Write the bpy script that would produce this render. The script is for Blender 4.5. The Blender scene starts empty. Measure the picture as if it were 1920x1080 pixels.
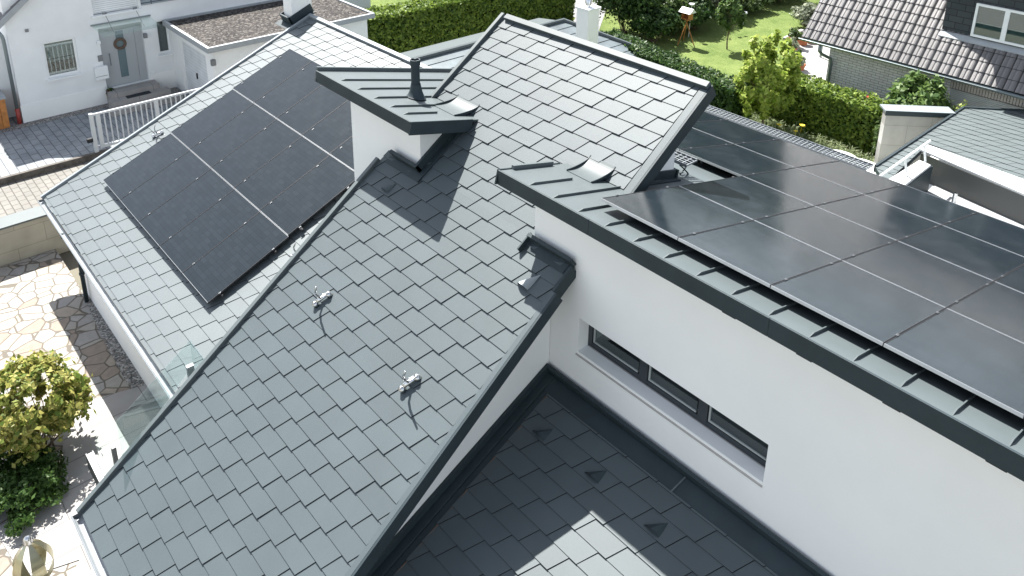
import bpy, bmesh, math, random
import numpy as np
from mathutils import Vector, Matrix
R = math.radians
rng = np.random.default_rng(7)
random.seed(7)
# ---------------------------------------------------------------- camera (calibrated from the photograph's building lines)
CAM = np.array([8.190, -4.981, 7.339])
CM = np.array([[0.6670, 0.7449, 0.0141], [0.2494, -0.2053, -0.9463], [-0.7021, 0.6350, -0.3228]])
FPX, CX, CY = 1519.317, 960.156, 84.785
scene = bpy.context.scene
camd = bpy.data.cameras.new('camera'); cam = bpy.data.objects.new('camera', camd)
scene.collection.objects.link(cam); scene.camera = cam
rt, dn, fw = [Vector(r) for r in CM]
fw.normalize(); rt = (rt - fw * rt.dot(fw)).normalized(); dn = fw.cross(rt)
CM = np.array([list(rt), list(dn), list(fw)])
mw = Matrix(((rt.x, -dn.x, -fw.x, CAM[0]), (rt.y, -dn.y, -fw.y, CAM[1]), (rt.z, -dn.z, -fw.z, CAM[2]), (0, 0, 0, 1)))
cam.matrix_world = mw
camd.sensor_width = 36; camd.lens = FPX / 1920 * 36
camd.shift_x = -(CX - 960) / 1920; camd.shift_y = (CY - 540) / 1920
camd.clip_start = .1; camd.clip_end = 1500
scene.render.resolution_x, scene.render.resolution_y = 1024, 576
# ---------------------------------------------------------------- sky, sun, exposure
SUN = Vector((.70, -.195, -1.0)).normalized()
w = bpy.data.worlds.new('World'); scene.world = w; w.use_nodes = True
nt = w.node_tree; bg = nt.nodes['Background']
sky = nt.nodes.new('ShaderNodeTexSky'); sky.sky_type = 'NISHITA'; sky.sun_disc = False
sky.sun_elevation = math.asin(-SUN.z); sky.sun_rotation = math.atan2(-SUN.x, -SUN.y)
sky.air_density = 1.0; sky.dust_density = .8; sky.ozone_density = 1.0
hsv = nt.nodes.new('ShaderNodeHueSaturation'); hsv.inputs['Saturation'].default_value = .45; nt.links.new(sky.outputs[0], hsv.inputs['Color']); nt.links.new(hsv.outputs[0], bg.inputs[0]); bg.inputs[1].default_value = .092
sl = bpy.data.lights.new('sun', 'SUN'); so = bpy.data.objects.new('sun', sl); scene.collection.objects.link(so)
sl.energy = 4.8; sl.angle = R(.5); sl.color = (1, .965, .91)
so.rotation_euler = SUN.to_track_quat('-Z', 'Y').to_euler()
scene.view_settings.view_transform = 'Standard'; scene.view_settings.look = 'None'
scene.view_settings.exposure = 1.66; scene.view_settings.gamma = 1
scene.render.engine = 'CYCLES'
# ---------------------------------------------------------------- pixel -> place helpers (photo pixels, 1920 wide)
def ray(px, py): return CM.T @ np.array([(px - CX) / FPX, (py - CY) / FPX, 1.])
def hit(px, py, n, q):
    d = ray(px, py); n = np.array(n, float); t = ((np.array(q, float) - CAM) @ n) / (d @ n); return CAM + t * d
def atx(v, px, py): return hit(px, py, (1, 0, 0), (v, 0, 0))
def aty(v, px, py): return hit(px, py, (0, 1, 0), (0, v, 0))
def atz(v, px, py): return hit(px, py, (0, 0, 1), (0, 0, v))
PHC, PHL, PHW, PHS = .603564, .404631, .360699, -.245231
PLANES = {'c': (PHC, 0.), 'l': (PHL, -1.254758), 'w': (PHW, -1.386392)}
YE, ZE = 1.4375, 2.25
TS = math.tan(PHS)
PLANES['s'] = (PHS, ZE - YE * TS)
def zof(pl, y, h=0): ph, o = PLANES[pl]; return o + y * math.tan(ph) + h / math.cos(ph)
def on(pl, px, py, h=0):
    ph, o = PLANES[pl]; return hit(px, py, (0, -math.sin(ph), math.cos(ph)), (0, 0, o + h / math.cos(ph)))
GZ = -4.0
def G(px, py, z=GZ): return atz(z, px, py)
# ---------------------------------------------------------------- object helpers
COL = scene.collection
LOC = {}
def tag(o, label=None, cat=None, group=None, kind=None):
    if label: o['label'] = label
    if cat: o['category'] = cat
    if group: o['group'] = group
    if kind: o['kind'] = kind
    return o
def thing(name, label, cat, loc, group=None, rot=(0, 0, 0)):
    o = bpy.data.objects.new(name, None); COL.objects.link(o); o.location = loc; o.rotation_euler = rot
    o.empty_display_size = .2
    LOC[o] = Vector(loc)
    return tag(o, label, cat, group)
class MB:
    def __init__(s): s.v = []; s.f = []; s.m = []
    def add(s, vs, fs, m=0):
        b = len(s.v); s.v += [tuple(map(float, q)) for q in vs]; s.f += [tuple(b + i for i in f) for f in fs]; s.m += [m] * len(fs); return s
    def quad(s, a, b, c, d, m=0): return s.add([a, b, c, d], [(0, 1, 2, 3)], m)
    def box(s, x0, x1, y0, y1, z0, z1, m=0):
        v = [(x, y, z) for z in (z0, z1) for y in (y0, y1) for x in (x0, x1)]
        return s.add(v, [(0, 2, 3, 1), (4, 5, 7, 6), (0, 1, 5, 4), (2, 6, 7, 3), (0, 4, 6, 2), (1, 3, 7, 5)], m)
    def prism(s, poly, vec, m=0):
        n = len(poly); p = [Vector(q) for q in poly]; vec = Vector(vec)
        nn = Vector((0, 0, 0))
        for i in range(n): nn += p[i].cross(p[(i + 1) % n])
        if nn.dot(vec) > 0: p = p[::-1]
        vs = p + [q + vec for q in p]
        fs = [tuple(range(n)), tuple(range(2 * n - 1, n - 1, -1))] + [(i, i + n, (i + 1) % n + n, (i + 1) % n) for i in range(n)]
        fs[0] = tuple(range(n)); return s.add(vs, fs, m)
    def hexa(s, b, t, m=0):   # bottom 4, top 4 (same order)
        return s.add(list(b) + list(t), [(3, 2, 1, 0), (4, 5, 6, 7), (0, 1, 5, 4), (1, 2, 6, 5), (2, 3, 7, 6), (3, 0, 4, 7)], m)
    def tube(s, pts, r, n=8, m=0, cap=True):
        pts = [Vector(p) for p in pts]; rr = r if isinstance(r, (list, tuple)) else [r] * len(pts)
        vs = []; up = None
        for i, p in enumerate(pts):
            t = (pts[min(i + 1, len(pts) - 1)] - pts[max(i - 1, 0)]).normalized()
            if up is None: up = Vector((0, 0, 1)) if abs(t.z) < .9 else Vector((1, 0, 0))
            a = (up - t * up.dot(t)).normalized(); b = t.cross(a); up = a
            for k in range(n):
                an = 2 * math.pi * k / n; vs.append(p + (a * math.cos(an) + b * math.sin(an)) * rr[i])
        fs = [(i * n + k, i * n + (k + 1) % n, (i + 1) * n + (k + 1) % n, (i + 1) * n + k) for i in range(len(pts) - 1) for k in range(n)]
        if cap: fs += [tuple(range(n - 1, -1, -1)), tuple((len(pts) - 1) * n + k for k in range(n))]
        return s.add(vs, fs, m)
    def lathe(s, c, prof, n=16, m=0, ax=None):
        c = Vector(c); vs = []
        for r_, z_ in prof:
            for k in range(n):
                an = 2 * math.pi * k / n; vs.append(c + Vector((r_ * math.cos(an), r_ * math.sin(an), z_)))
        fs = [(i * n + k, i * n + (k + 1) % n, (i + 1) * n + (k + 1) % n, (i + 1) * n + k) for i in range(len(prof) - 1) for k in range(n)]
        return s.add(vs, fs, m)
    def build(s, name, mats, parent=None, smooth=False, loc=None, bevel=0):
        me = bpy.data.meshes.new(name)
        top = parent
        while top is not None and top.parent: top = top.parent
        L = LOC[top] if top is not None else (Vector(loc) if loc is not None else None)
        v = np.array(s.v, float).reshape(-1, 3)
        if L is None:
            L = Vector(((v[:, 0].min() + v[:, 0].max()) / 2, (v[:, 1].min() + v[:, 1].max()) / 2, v[:, 2].min()))
        v = v - np.array(L)
        me.from_pydata(v.tolist(), [], s.f)
        if not isinstance(mats, (list, tuple)): mats = [mats]
        for mm in mats: me.materials.append(mm)
        if len(mats) > 1: me.polygons.foreach_set('material_index', s.m)
        if smooth: me.polygons.foreach_set('use_smooth', [True] * len(me.polygons))
        me.update()
        o = bpy.data.objects.new(name, me); COL.objects.link(o)
        if parent is not None: o.parent = parent
        else: o.location = L; LOC[o] = L
        if bevel:
            b = o.modifiers.new('bevel', 'BEVEL'); b.width = bevel; b.segments = 2; b.limit_method = 'ANGLE'
        return o
def build_each(mb, name, mats, parent=None, **kw):
    """every separate shape that was added becomes an object of its own"""
    n = len(mb.v); comp = list(range(n))
    def find(a):
        while comp[a] != a: comp[a] = comp[comp[a]]; a = comp[a]
        return a
    for f in mb.f:
        for k in f[1:]: comp[find(k)] = find(f[0])
    groups = {}
    for f, m_ in zip(mb.f, mb.m): groups.setdefault(find(f[0]), []).append((f, m_))
    out = []
    for fl in groups.values():
        q = MB(); mp = {}
        for f, m_ in fl:
            for k in f:
                if k not in mp: mp[k] = len(q.v); q.v.append(mb.v[k])
            q.f.append(tuple(mp[k] for k in f)); q.m.append(m_)
        out.append(q.build(name, mats, parent, **kw))
    return out
def copy_thing(o, loc, label=None, rot=None):
    c = o.copy(); COL.objects.link(c); c.location = loc
    if rot is not None: c.rotation_euler = rot
    if label: c['label'] = label
    for ch in list(o.children):
        d = ch.copy(); COL.objects.link(d); d.parent = c
        for g in list(ch.children):
            e = g.copy(); COL.objects.link(e); e.parent = d
    LOC[c] = Vector(loc)
    return c
# ---------------------------------------------------------------- materials
MATS = {}
def mat(name, col, rough=.6, metal=0, spec=.5, var=0, vscale=3., bump=0, bscale=60., island=0, col2=None, mix=.5, detail=4, coat=0, emit=None, trans=0):
    m = bpy.data.materials.new(name); m.use_nodes = True; t = m.node_tree; n = t.nodes; L = t.links
    b = n['Principled BSDF']; b.inputs['Roughness'].default_value = rough; b.inputs['Metallic'].default_value = metal
    b.inputs['Specular IOR Level'].default_value = spec; b.inputs['Coat Weight'].default_value = coat; b.inputs['Coat Roughness'].default_value = .15
    b.inputs['Base Color'].default_value = (*col, 1)
    src = None
    tc = n.new('ShaderNodeTexCoord')
    if var or col2:
        nz = n.new('ShaderNodeTexNoise'); nz.inputs['Scale'].default_value = vscale; nz.inputs['Detail'].default_value = detail; nz.inputs['Roughness'].default_value = .6
        L.new(tc.outputs['Object'], nz.inputs['Vector'])
        mx = n.new('ShaderNodeMix'); mx.data_type = 'RGBA'
        cr = n.new('ShaderNodeMapRange'); cr.inputs['From Min'].default_value = .3; cr.inputs['From Max'].default_value = .7
        L.new(nz.outputs['Fac'], cr.inputs['Value']); L.new(cr.outputs[0], mx.inputs['Factor'])
        c2 = col2 or tuple(min(1, c * (1 + var)) for c in col); c1 = col if col2 else tuple(c * (1 - var) for c in col)
        mx.inputs['A'].default_value = (*c1, 1); mx.inputs['B'].default_value = (*c2, 1); src = mx.outputs['Result']
    if island:
        g = n.new('ShaderNodeNewGeometry'); mr = n.new('ShaderNodeMapRange'); mr.inputs['To Min'].default_value = 1 - island; mr.inputs['To Max'].default_value = 1 + island
        L.new(g.outputs['Random Per Island'], mr.inputs['Value'])
        mm = n.new('ShaderNodeMix'); mm.data_type = 'RGBA'; mm.blend_type = 'MULTIPLY'; mm.inputs['Factor'].default_value = 1
        if src: L.new(src, mm.inputs['A'])
        else: mm.inputs['A'].default_value = (*col, 1)
        L.new(mr.outputs[0], mm.inputs['B']); src = mm.outputs['Result']
    if src: L.new(src, b.inputs['Base Color'])
    if bump:
        nb = n.new('ShaderNodeTexNoise'); nb.inputs['Scale'].default_value = bscale; nb.inputs['Detail'].default_value = 3; L.new(tc.outputs['Object'], nb.inputs['Vector'])
        bp = n.new('ShaderNodeBump'); bp.inputs['Strength'].default_value = bump; bp.inputs['Distance'].default_value = .02
        L.new(nb.outputs['Fac'], bp.inputs['Height']); L.new(bp.outputs[0], b.inputs['Normal'])
    MATS[name] = m; return m
def nodes_of(m): return m.node_tree.nodes, m.node_tree.links, m.node_tree.nodes['Principled BSDF']
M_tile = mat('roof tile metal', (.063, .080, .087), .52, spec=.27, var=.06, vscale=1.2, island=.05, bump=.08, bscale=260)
M_tile_sheen = mat('left roof tile metal', (.090, .108, .115), .48, spec=.45, var=.05, vscale=1.2, island=.05, bump=.06, bscale=260)  # same tile metal in a paler copy, the left roof's brighter sheen painted in
M_metal = mat('folded sheet metal', (.078, .095, .099), .5, spec=.34, var=.06, vscale=2., bump=.05, bscale=5)
M_dark = mat('dark folded sheet metal', (.024, .037, .043), .55, spec=.3, var=.12, vscale=3., bump=.1, bscale=90)
M_white = mat('white render', (.79, .80, .785), .85, spec=.25, var=.04, vscale=.55, detail=7, bump=.12, bscale=220)
M_white_old = mat('old white render', (.74, .755, .755), .9, spec=.2, var=.06, vscale=.8, bump=.25, bscale=120, detail=7)
M_offwhite = mat('window frame white', (.75, .77, .77), .4)
M_frame = mat('anthracite window frame', (.028, .036, .042), .4)
M_chrome = mat('stainless steel', (.62, .63, .64), .22, metal=1)
M_alu = mat('aluminium', (.20, .21, .22), .5, metal=.5)
M_alu_glint = mat('glint aluminium', (.55, .56, .57), .4, metal=.8)  # lighter metal carrying the painted sun glint of the right panel frames
M_black = mat('black anodised frame', (.018, .018, .02), .35)
M_dgap = mat('dark void and joint shade', (.012, .014, .016), .8)
M_sill = mat('stone window sill', (.37, .355, .34), .5, var=.08, vscale=8)
M_galv = mat('galvanised steel', (.20, .22, .235), .5, metal=.3, var=.1)
M_gate = mat('grey painted gate', (.50, .53, .55), .4)
M_doorgrey = mat('light grey door', (.34, .36, .37), .45)
M_soil = mat('dark soil', (.05, .04, .03), .95, var=.3, vscale=20, bump=.5)
M_terra = mat('terracotta', (.42, .15, .07), .75, var=.15, vscale=9)
M_wood = mat('orange stained wood', (.42, .17, .045), .55, var=.3, vscale=6)
M_red = mat('red plastic pipe', (.30, .045, .035), .5)
M_zinc = mat('zinc pipe', (.20, .235, .245), .4, metal=.5)
M_trunk = mat('bark', (.13, .095, .065), .9, var=.3, vscale=14, bump=.6, bscale=40)
def leafmat(name, a, b_, transl=.35):
    m = bpy.data.materials.new(name); m.use_nodes = True; n = m.node_tree.nodes; L = m.node_tree.links; n.clear()
    out = n.new('ShaderNodeOutputMaterial'); d = n.new('ShaderNodeBsdfPrincipled'); d.inputs['Roughness'].default_value = .5; d.inputs['Specular IOR Level'].default_value = .25
    tr = n.new('ShaderNodeBsdfTranslucent'); ms = n.new('ShaderNodeMixShader'); ms.inputs[0].default_value = transl
    g = n.new('ShaderNodeNewGeometry'); cr = n.new('ShaderNodeValToRGB'); cr.color_ramp.elements[0].color = (*a, 1); cr.color_ramp.elements[1].color = (*b_, 1)
    L.new(g.outputs['Random Per Island'], cr.inputs[0]); L.new(cr.outputs[0], d.inputs['Base Color']); L.new(cr.outputs[0], tr.inputs[0])
    L.new(d.outputs[0], ms.inputs[1]); L.new(tr.outputs[0], ms.inputs[2]); L.new(ms.outputs[0], out.inputs[0]); return m
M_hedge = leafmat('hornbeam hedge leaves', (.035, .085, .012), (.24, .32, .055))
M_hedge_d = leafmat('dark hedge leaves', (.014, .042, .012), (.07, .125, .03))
M_maple = leafmat('bright maple leaves', (.17, .27, .03), (.46, .52, .13), .5)
M_shrub = leafmat('shrub leaves', (.03, .06, .018), (.11, .16, .05))
M_pale = leafmat('pale variegated leaves', (.10, .14, .07), (.42, .44, .34))
M_laurel = leafmat('glossy laurel leaves', (.04, .09, .02), (.16, .24, .07))
M_autumn = leafmat('yellow green leaves', (.09, .15, .02), (.42, .38, .11))
M_ground = leafmat('ground cover leaves', (.025, .06, .012), (.07, .13, .03))
M_grassy = leafmat('ornamental grass blades', (.10, .15, .05), (.34, .38, .22))
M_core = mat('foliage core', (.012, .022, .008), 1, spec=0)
M_flower_y = mat('yellow petals', (.8, .6, .03), .6)
M_flower_r = mat('red petals', (.55, .02, .03), .6)
def brickmat(name, c1, c2, mortar, bw, rh, ms=.015, rough=.8, off=.5, axis='XZ', bump=.5, scale=1., var=.1):
    m = mat(name, c1, rough, spec=.3); n, L, b = nodes_of(m)
    tc = n.new('ShaderNodeTexCoord'); sp = n.new('ShaderNodeSeparateXYZ'); cb = n.new('ShaderNodeCombineXYZ')
    L.new(tc.outputs['Object'], sp.inputs[0])
    L.new(sp.outputs['XYZ'.index(axis[0])], cb.inputs[0]); L.new(sp.outputs['XYZ'.index(axis[1])], cb.inputs[1])
    br = n.new('ShaderNodeTexBrick'); br.inputs['Scale'].default_value = scale; br.inputs['Brick Width'].default_value = bw; br.inputs['Row Height'].default_value = rh
    br.inputs['Mortar Size'].default_value = ms; br.inputs['Color1'].default_value = (*c1, 1); br.inputs['Color2'].default_value = (*c2, 1); br.inputs['Mortar'].default_value = (*mortar, 1)
    br.inputs['Mortar Smooth'].default_value = .1; br.offset = off
    L.new(cb.outputs[0], br.inputs['Vector'])
    nz = n.new('ShaderNodeTexNoise'); nz.inputs['Scale'].default_value = 2.5; nz.inputs['Detail'].default_value = 6; L.new(tc.outputs['Object'], nz.inputs['Vector'])
    mr = n.new('ShaderNodeMapRange'); mr.inputs['To Min'].default_value = 1 - var * 2; mr.inputs['To Max'].default_value = 1 + var * 2; L.new(nz.outputs['Fac'], mr.inputs['Value'])
    mm = n.new('ShaderNodeMix'); mm.data_type = 'RGBA'; mm.blend_type = 'MULTIPLY'; mm.inputs['Factor'].default_value = 1
    L.new(br.outputs['Color'], mm.inputs['A']); L.new(mr.outputs[0], mm.inputs['B']); L.new(mm.outputs['Result'], b.inputs['Base Color'])
    bp = n.new('ShaderNodeBump'); bp.invert = True; bp.inputs['Strength'].default_value = bump; bp.inputs['Distance'].default_value = .01
    L.new(br.outputs['Fac'], bp.inputs['Height']); L.new(bp.outputs[0], b.inputs['Normal']); return m
def vormat(name, cols, scale, edge=None, edgew=.03, rough=.85, bump=.5, rnd=1., dist=.02):
    m = mat(name, cols[0], rough, spec=.3); n, L, b = nodes_of(m)
    tc = n.new('ShaderNodeTexCoord')
    nz = n.new('ShaderNodeTexNoise'); nz.inputs['Scale'].default_value = scale * .6; L.new(tc.outputs['Object'], nz.inputs['Vector'])
    va = n.new('ShaderNodeVectorMath'); va.operation = 'SCALE'; va.inputs['Scale'].default_value = .35 / scale if edge else 0
    L.new(nz.outputs['Color'], va.inputs[0]); ad = n.new('ShaderNodeVectorMath'); L.new(tc.outputs['Object'], ad.inputs[0]); L.new(va.outputs[0], ad.inputs[1])
    v = n.new('ShaderNodeTexVoronoi'); v.inputs['Scale'].default_value = scale; v.inputs['Randomness'].default_value = rnd; L.new(ad.outputs[0], v.inputs['Vector'])
    cr = n.new('ShaderNodeValToRGB'); el = cr.color_ramp.elements
    cr.color_ramp.interpolation = 'CONSTANT'
    for i, c in enumerate(cols):
        if i < 2: e = el[i]; e.position = i / len(cols)
        else: e = el.new(i / len(cols))
        e.color = (*c, 1)
    sx = n.new('ShaderNodeSeparateColor'); L.new(v.outputs['Color'], sx.inputs[0]); L.new(sx.outputs[0], cr.inputs[0]); src = cr.outputs[0]
    n2 = n.new('ShaderNodeTexNoise'); n2.inputs['Scale'].default_value = 9; n2.inputs['Detail'].default_value = 6; L.new(tc.outputs['Object'], n2.inputs['Vector'])
    mr = n.new('ShaderNodeMapRange'); mr.inputs['To Min'].default_value = .75; mr.inputs['To Max'].default_value = 1.25; L.new(n2.outputs['Fac'], mr.inputs['Value'])
    mm = n.new('ShaderNodeMix'); mm.data_type = 'RGBA'; mm.blend_type = 'MULTIPLY'; mm.inputs['Factor'].default_value = 1; L.new(src, mm.inputs['A']); L.new(mr.outputs[0], mm.inputs['B']); src = mm.outputs['Result']
    if edge:
        v2 = n.new('ShaderNodeTexVoronoi'); v2.feature = 'DISTANCE_TO_EDGE'; v2.inputs['Scale'].default_value = scale; v2.inputs['Randomness'].default_value = rnd; L.new(ad.outputs[0], v2.inputs['Vector'])
        r2 = n.new('ShaderNodeMapRange'); r2.inputs['From Min'].default_value = edgew * .6; r2.inputs['From Max'].default_value = edgew; L.new(v2.outputs['Distance'], r2.inputs['Value'])
        m2 = n.new('ShaderNodeMix'); m2.data_type = 'RGBA'; L.new(r2.outputs[0], m2.inputs['Factor']); m2.inputs['A'].default_value = (*edge, 1); L.new(src, m2.inputs['B']); src = m2.outputs['Result']
        hs = r2.outputs[0]
    else: hs = v.outputs['Distance']
    L.new(src, b.inputs['Base Color'])
    bp = n.new('ShaderNodeBump'); bp.inputs['Strength'].default_value = bump; bp.inputs['Distance'].default_value = dist; bp.invert = not edge
    L.new(hs, bp.inputs['Height']); L.new(bp.outputs[0], b.inputs['Normal']); return m
M_flag = vormat('irregular flagstones', [(.30, .28, .25), (.275, .265, .25), (.30, .262, .215), (.285, .27, .24), (.24, .20, .165), (.29, .28, .262)], 3.1, edge=(.12, .105, .085), edgew=.05, bump=.5)
M_gravel = vormat('grey gravel', [(.16, .16, .155), (.28, .27, .26), (.09, .09, .09), (.38, .37, .35), (.2, .18, .16)], 30, bump=1, dist=.03)
M_roofgravel = vormat('dark roof gravel', [(.024, .022, .021), (.055, .047, .041), (.014, .013, .013), (.115, .105, .095), (.038, .032, .028)], 16, bump=1, dist=.05)
M_pave = brickmat('grey paving slabs', (.20, .22, .235), (.235, .25, .26), (.085, .09, .10), .46, .24, .012, axis='XY', bump=.4, var=.22, off=.5)
M_paveL = brickmat('pale street pavers', (.155, .148, .135), (.175, .168, .152), (.075, .07, .062), .30, .20, .014, axis='XY', bump=.4)
M_slab = brickmat('large pale slabs', (.29, .28, .27), (.31, .30, .29), (.13, .125, .12), 1.2, .6, .008, axis='YX', bump=.2)
M_stonewall = brickmat('sandstone cladding', (.36, .33, .26), (.33, .31, .255), (.22, .2, .15), 1.25, .5, .006, axis='YZ', bump=.2, var=.12)
M_conc = brickmat('pale concrete slabs', (.37, .365, .35), (.40, .39, .375), (.27, .265, .25), 1.3, .62, .008, axis='XZ', bump=.15, var=.12)
M_brick = brickmat('pale sand-lime brick', (.70, .69, .67), (.64, .63, .61), (.20, .20, .20), .27, .086, .0075, axis='XZ', bump=.3)
M_brickv = brickmat('soldier course brick', (.50, .47, .42), (.45, .42, .38), (.10, .09, .085), .25, .083, .009, axis='ZX', bump=.8, off=0)
M_bricky = brickmat('pale sand-lime brick return', (.54, .53, .51), (.48, .47, .45), (.10, .10, .105), .25, .083, .009, axis='YZ', bump=.8)
M_slate = brickmat('slate cladding', (.035, .042, .045), (.055, .063, .066), (.018, .02, .022), .42, .2, .01, axis='XZ', bump=.5)
M_shutter = brickmat('pale roller shutter', (.52, .55, .54), (.54, .57, .56), (.30, .33, .33), 40, .055, .006, axis='XZ', bump=.6, off=0)
M_shutter2 = brickmat('white roller shutter', (.70, .72, .72), (.70, .72, .72), (.40, .43, .44), 40, .07, .008, axis='YZ', bump=.6, off=0)
M_louvre = brickmat('grey louvre cladding', (.25, .29, .32), (.25, .29, .32), (.07, .085, .10), 40, .13, .02, axis='YZ', bump=1, off=0)
M_patio = brickmat('patio tiles', (.33, .325, .315), (.30, .295, .29), (.2, .195, .19), .6, .6, .008, axis='XY', bump=.2)
M_tan = mat('concrete tile', (.105, .10, .10), .40, spec=.62, var=.14, vscale=1.5, island=.12, bump=.2, bscale=60)
M_coping = mat('pale metal coping', (.22, .25, .265), .4, spec=.5, var=.05)
M_gmetal = mat('light painted roof tile', (.105, .125, .128), .45, island=.05, bump=.05, bscale=200)
M_lead = mat('weathered zinc edge', (.30, .325, .34), .45, spec=.5, var=.1)
def glassmat(name, tint, fac, rough=.0, base=(.02, .025, .03)):
    m = bpy.data.materials.new(name); m.use_nodes = True; n = m.node_tree.nodes; L = m.node_tree.links; n.clear()
    out = n.new('ShaderNodeOutputMaterial'); t = n.new('ShaderNodeBsdfTransparent'); t.inputs[0].default_value = (*tint, 1)
    g = n.new('ShaderNodeBsdfGlossy'); g.inputs['Roughness'].default_value = rough; g.inputs['Color'].default_value = (.9, .95, .95, 1)
    lw = n.new('ShaderNodeLayerWeight'); lw.inputs[0].default_value = .5; pw = n.new('ShaderNodeMath'); pw.operation = 'POWER'; pw.inputs[1].default_value = 4; L.new(lw.outputs['Facing'], pw.inputs[0]); ad = n.new('ShaderNodeMath'); ad.operation = 'MULTIPLY_ADD'; ad.inputs[1].default_value = .7; ad.inputs[2].default_value = fac; L.new(pw.outputs[0], ad.inputs[0])
    ms = n.new('ShaderNodeMixShader'); L.new(ad.outputs[0], ms.inputs[0]); L.new(t.outputs[0], ms.inputs[1]); L.new(g.outputs[0], ms.inputs[2]); L.new(ms.outputs[0], out.inputs[0]); return m
M_glass = glassmat('balustrade glass', (.93, .972, .965), .05)
M_wglass = glassmat('window glass', (.55, .62, .62), .12)
def panelmat():
    m = mat('solar cells under glass', (.012, .013, .016), .2, spec=.26); n, L, b = nodes_of(m)
    b.inputs['Coat Weight'].default_value = 0; b.inputs['Coat Roughness'].default_value = .12
    tc = n.new('ShaderNodeTexCoord'); br = n.new('ShaderNodeTexBrick'); br.offset = 0; br.inputs['Scale'].default_value = 1; br.inputs['Brick Width'].default_value = .187; br.inputs['Row Height'].default_value = .092
    br.inputs['Mortar Size'].default_value = .0022; br.inputs['Color1'].default_value = (.009, .014, .018, 1); br.inputs['Color2'].default_value = (.013, .019, .024, 1); br.inputs['Mortar'].default_value = (.005, .005, .007, 1)
    L.new(tc.outputs['Object'], br.inputs['Vector'])
    nz = n.new('ShaderNodeTexNoise'); nz.inputs['Scale'].default_value = 1.3; nz.inputs['Detail'].default_value = 5; L.new(tc.outputs['Object'], nz.inputs['Vector'])
    mr = n.new('ShaderNodeMapRange'); mr.inputs['From Min'].default_value = .3; mr.inputs['From Max'].default_value = .7; mr.inputs['To Min'].default_value = .10; mr.inputs['To Max'].default_value = .22; L.new(nz.outputs['Fac'], mr.inputs['Value']); L.new(mr.outputs[0], b.inputs['Roughness'])
    L.new(br.outputs['Color'], b.inputs['Base Color']); return m
M_panel = panelmat()
def grassmat():
    m = mat('lawn', (.09, .14, .03), .9, spec=.2); n, L, b = nodes_of(m)
    tc = n.new('ShaderNodeTexCoord'); nz = n.new('ShaderNodeTexNoise'); nz.inputs['Scale'].default_value = .7; nz.inputs['Detail'].default_value = 8; nz.inputs['Roughness'].default_value = .75; L.new(tc.outputs['Object'], nz.inputs['Vector'])
    cr = n.new('ShaderNodeValToRGB'); e = cr.color_ramp.elements; e[0].position = .3; e[0].color = (.07, .125, .025, 1); e[1].position = .72; e[1].color = (.22, .27, .085, 1); L.new(nz.outputs['Fac'], cr.inputs[0]); L.new(cr.outputs[0], b.inputs['Base Color'])
    nb = n.new('ShaderNodeTexNoise'); nb.inputs['Scale'].default_value = 30; nb.inputs['Detail'].default_value = 4; L.new(tc.outputs['Object'], nb.inputs['Vector'])
    bp = n.new('ShaderNodeBump'); bp.inputs['Strength'].default_value = 1; bp.inputs['Distance'].default_value = .08; L.new(nb.outputs['Fac'], bp.inputs['Height']); L.new(bp.outputs[0], b.inputs['Normal']); return m
M_lawn = grassmat()
# ---------------------------------------------------------------- roof tile field
def clip(poly, region):
    out = poly; n = len(region)
    for i in range(n):
        ax, ay = region[i]; bx, by = region[(i + 1) % n]
        inp = out; out = []
        if not inp: return []
        for j in range(len(inp)):
            p, q = inp[j], inp[(j + 1) % len(inp)]
            dp = (bx - ax) * (p[1] - ay) - (by - ay) * (p[0] - ax); dq = (bx - ax) * (q[1] - ay) - (by - ay) * (q[0] - ax)
            if dp >= 0: out.append(p)
            if (dp >= 0) != (dq >= 0):
                t = dp / (dp - dq); out.append((p[0] + (q[0] - p[0]) * t, p[1] + (q[1] - p[1]) * t))
    return out
TL, TW, TK = .49, .2472, .1078
def tile_field(name, pl, regions, u0, v0, off, m, parent, L=TL, W=TW, K=TK, hv=.014, hu=.011, base=0., gap=.004, skip=None):
    """regions: convex CCW polygons in (x, v) plane coordinates, v measured up the slope from y=0."""
    ph, z0 = PLANES[pl]; c, s = math.cos(ph), math.sin(ph); mb = MB(); r_ = np.random.default_rng(3)
    for reg in regions:
        xs = [p[0] for p in reg]; vs = [p[1] for p in reg]
        for i in range(int(math.floor((min(vs) - v0) / W)) - 1, int(math.ceil((max(vs) - v0) / W)) + 1):
            vb = v0 + i * W; ub = u0 + i * (K + off * L)
            j0 = int(math.floor((min(xs) - ub) / L)) - 2; j1 = int(math.ceil((max(xs) - ub) / L)) + 1
            for j in range(j0, j1):
                ua = ub + j * L; jt = r_.normal(0, .0012)
                quad = [(ua + gap, vb), (ua + L, vb), (ua + L + K, vb + W), (ua + gap + K, vb + W)]
                P = clip(quad, reg)
                if len(P) < 3: continue
                top = []; bot = []
                for (u, v) in P:
                    du = (u - (v - vb) / W * K - ua) / L; dv = (v - vb) / W
                    h = base + hv * (1 - dv) + hu * du + jt * (1 - dv)
                    top.append((u, v * c - h * s, z0 + v * s + h * c)); hb = base - .012
                    bot.append((u, v * c - hb * s, z0 + v * s + hb * c))
                n = len(P)
                mb.add(top + bot, [tuple(range(n))])
                b_ = len(mb.v) - 2 * n
                mb.f += [(b_ + k, b_ + k + n, b_ + (k + 1) % n + n, b_ + (k + 1) % n) for k in range(n)]; mb.m += [1] * n  # tile edges coloured dark to stand in for shade in the joints
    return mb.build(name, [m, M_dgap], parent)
def P3(pl, x, y, h=0):
    ph, z0 = PLANES[pl]; v = y / math.cos(ph); return (x, y - h * math.sin(ph), z0 + y * math.tan(ph) + h * math.cos(ph))
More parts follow.
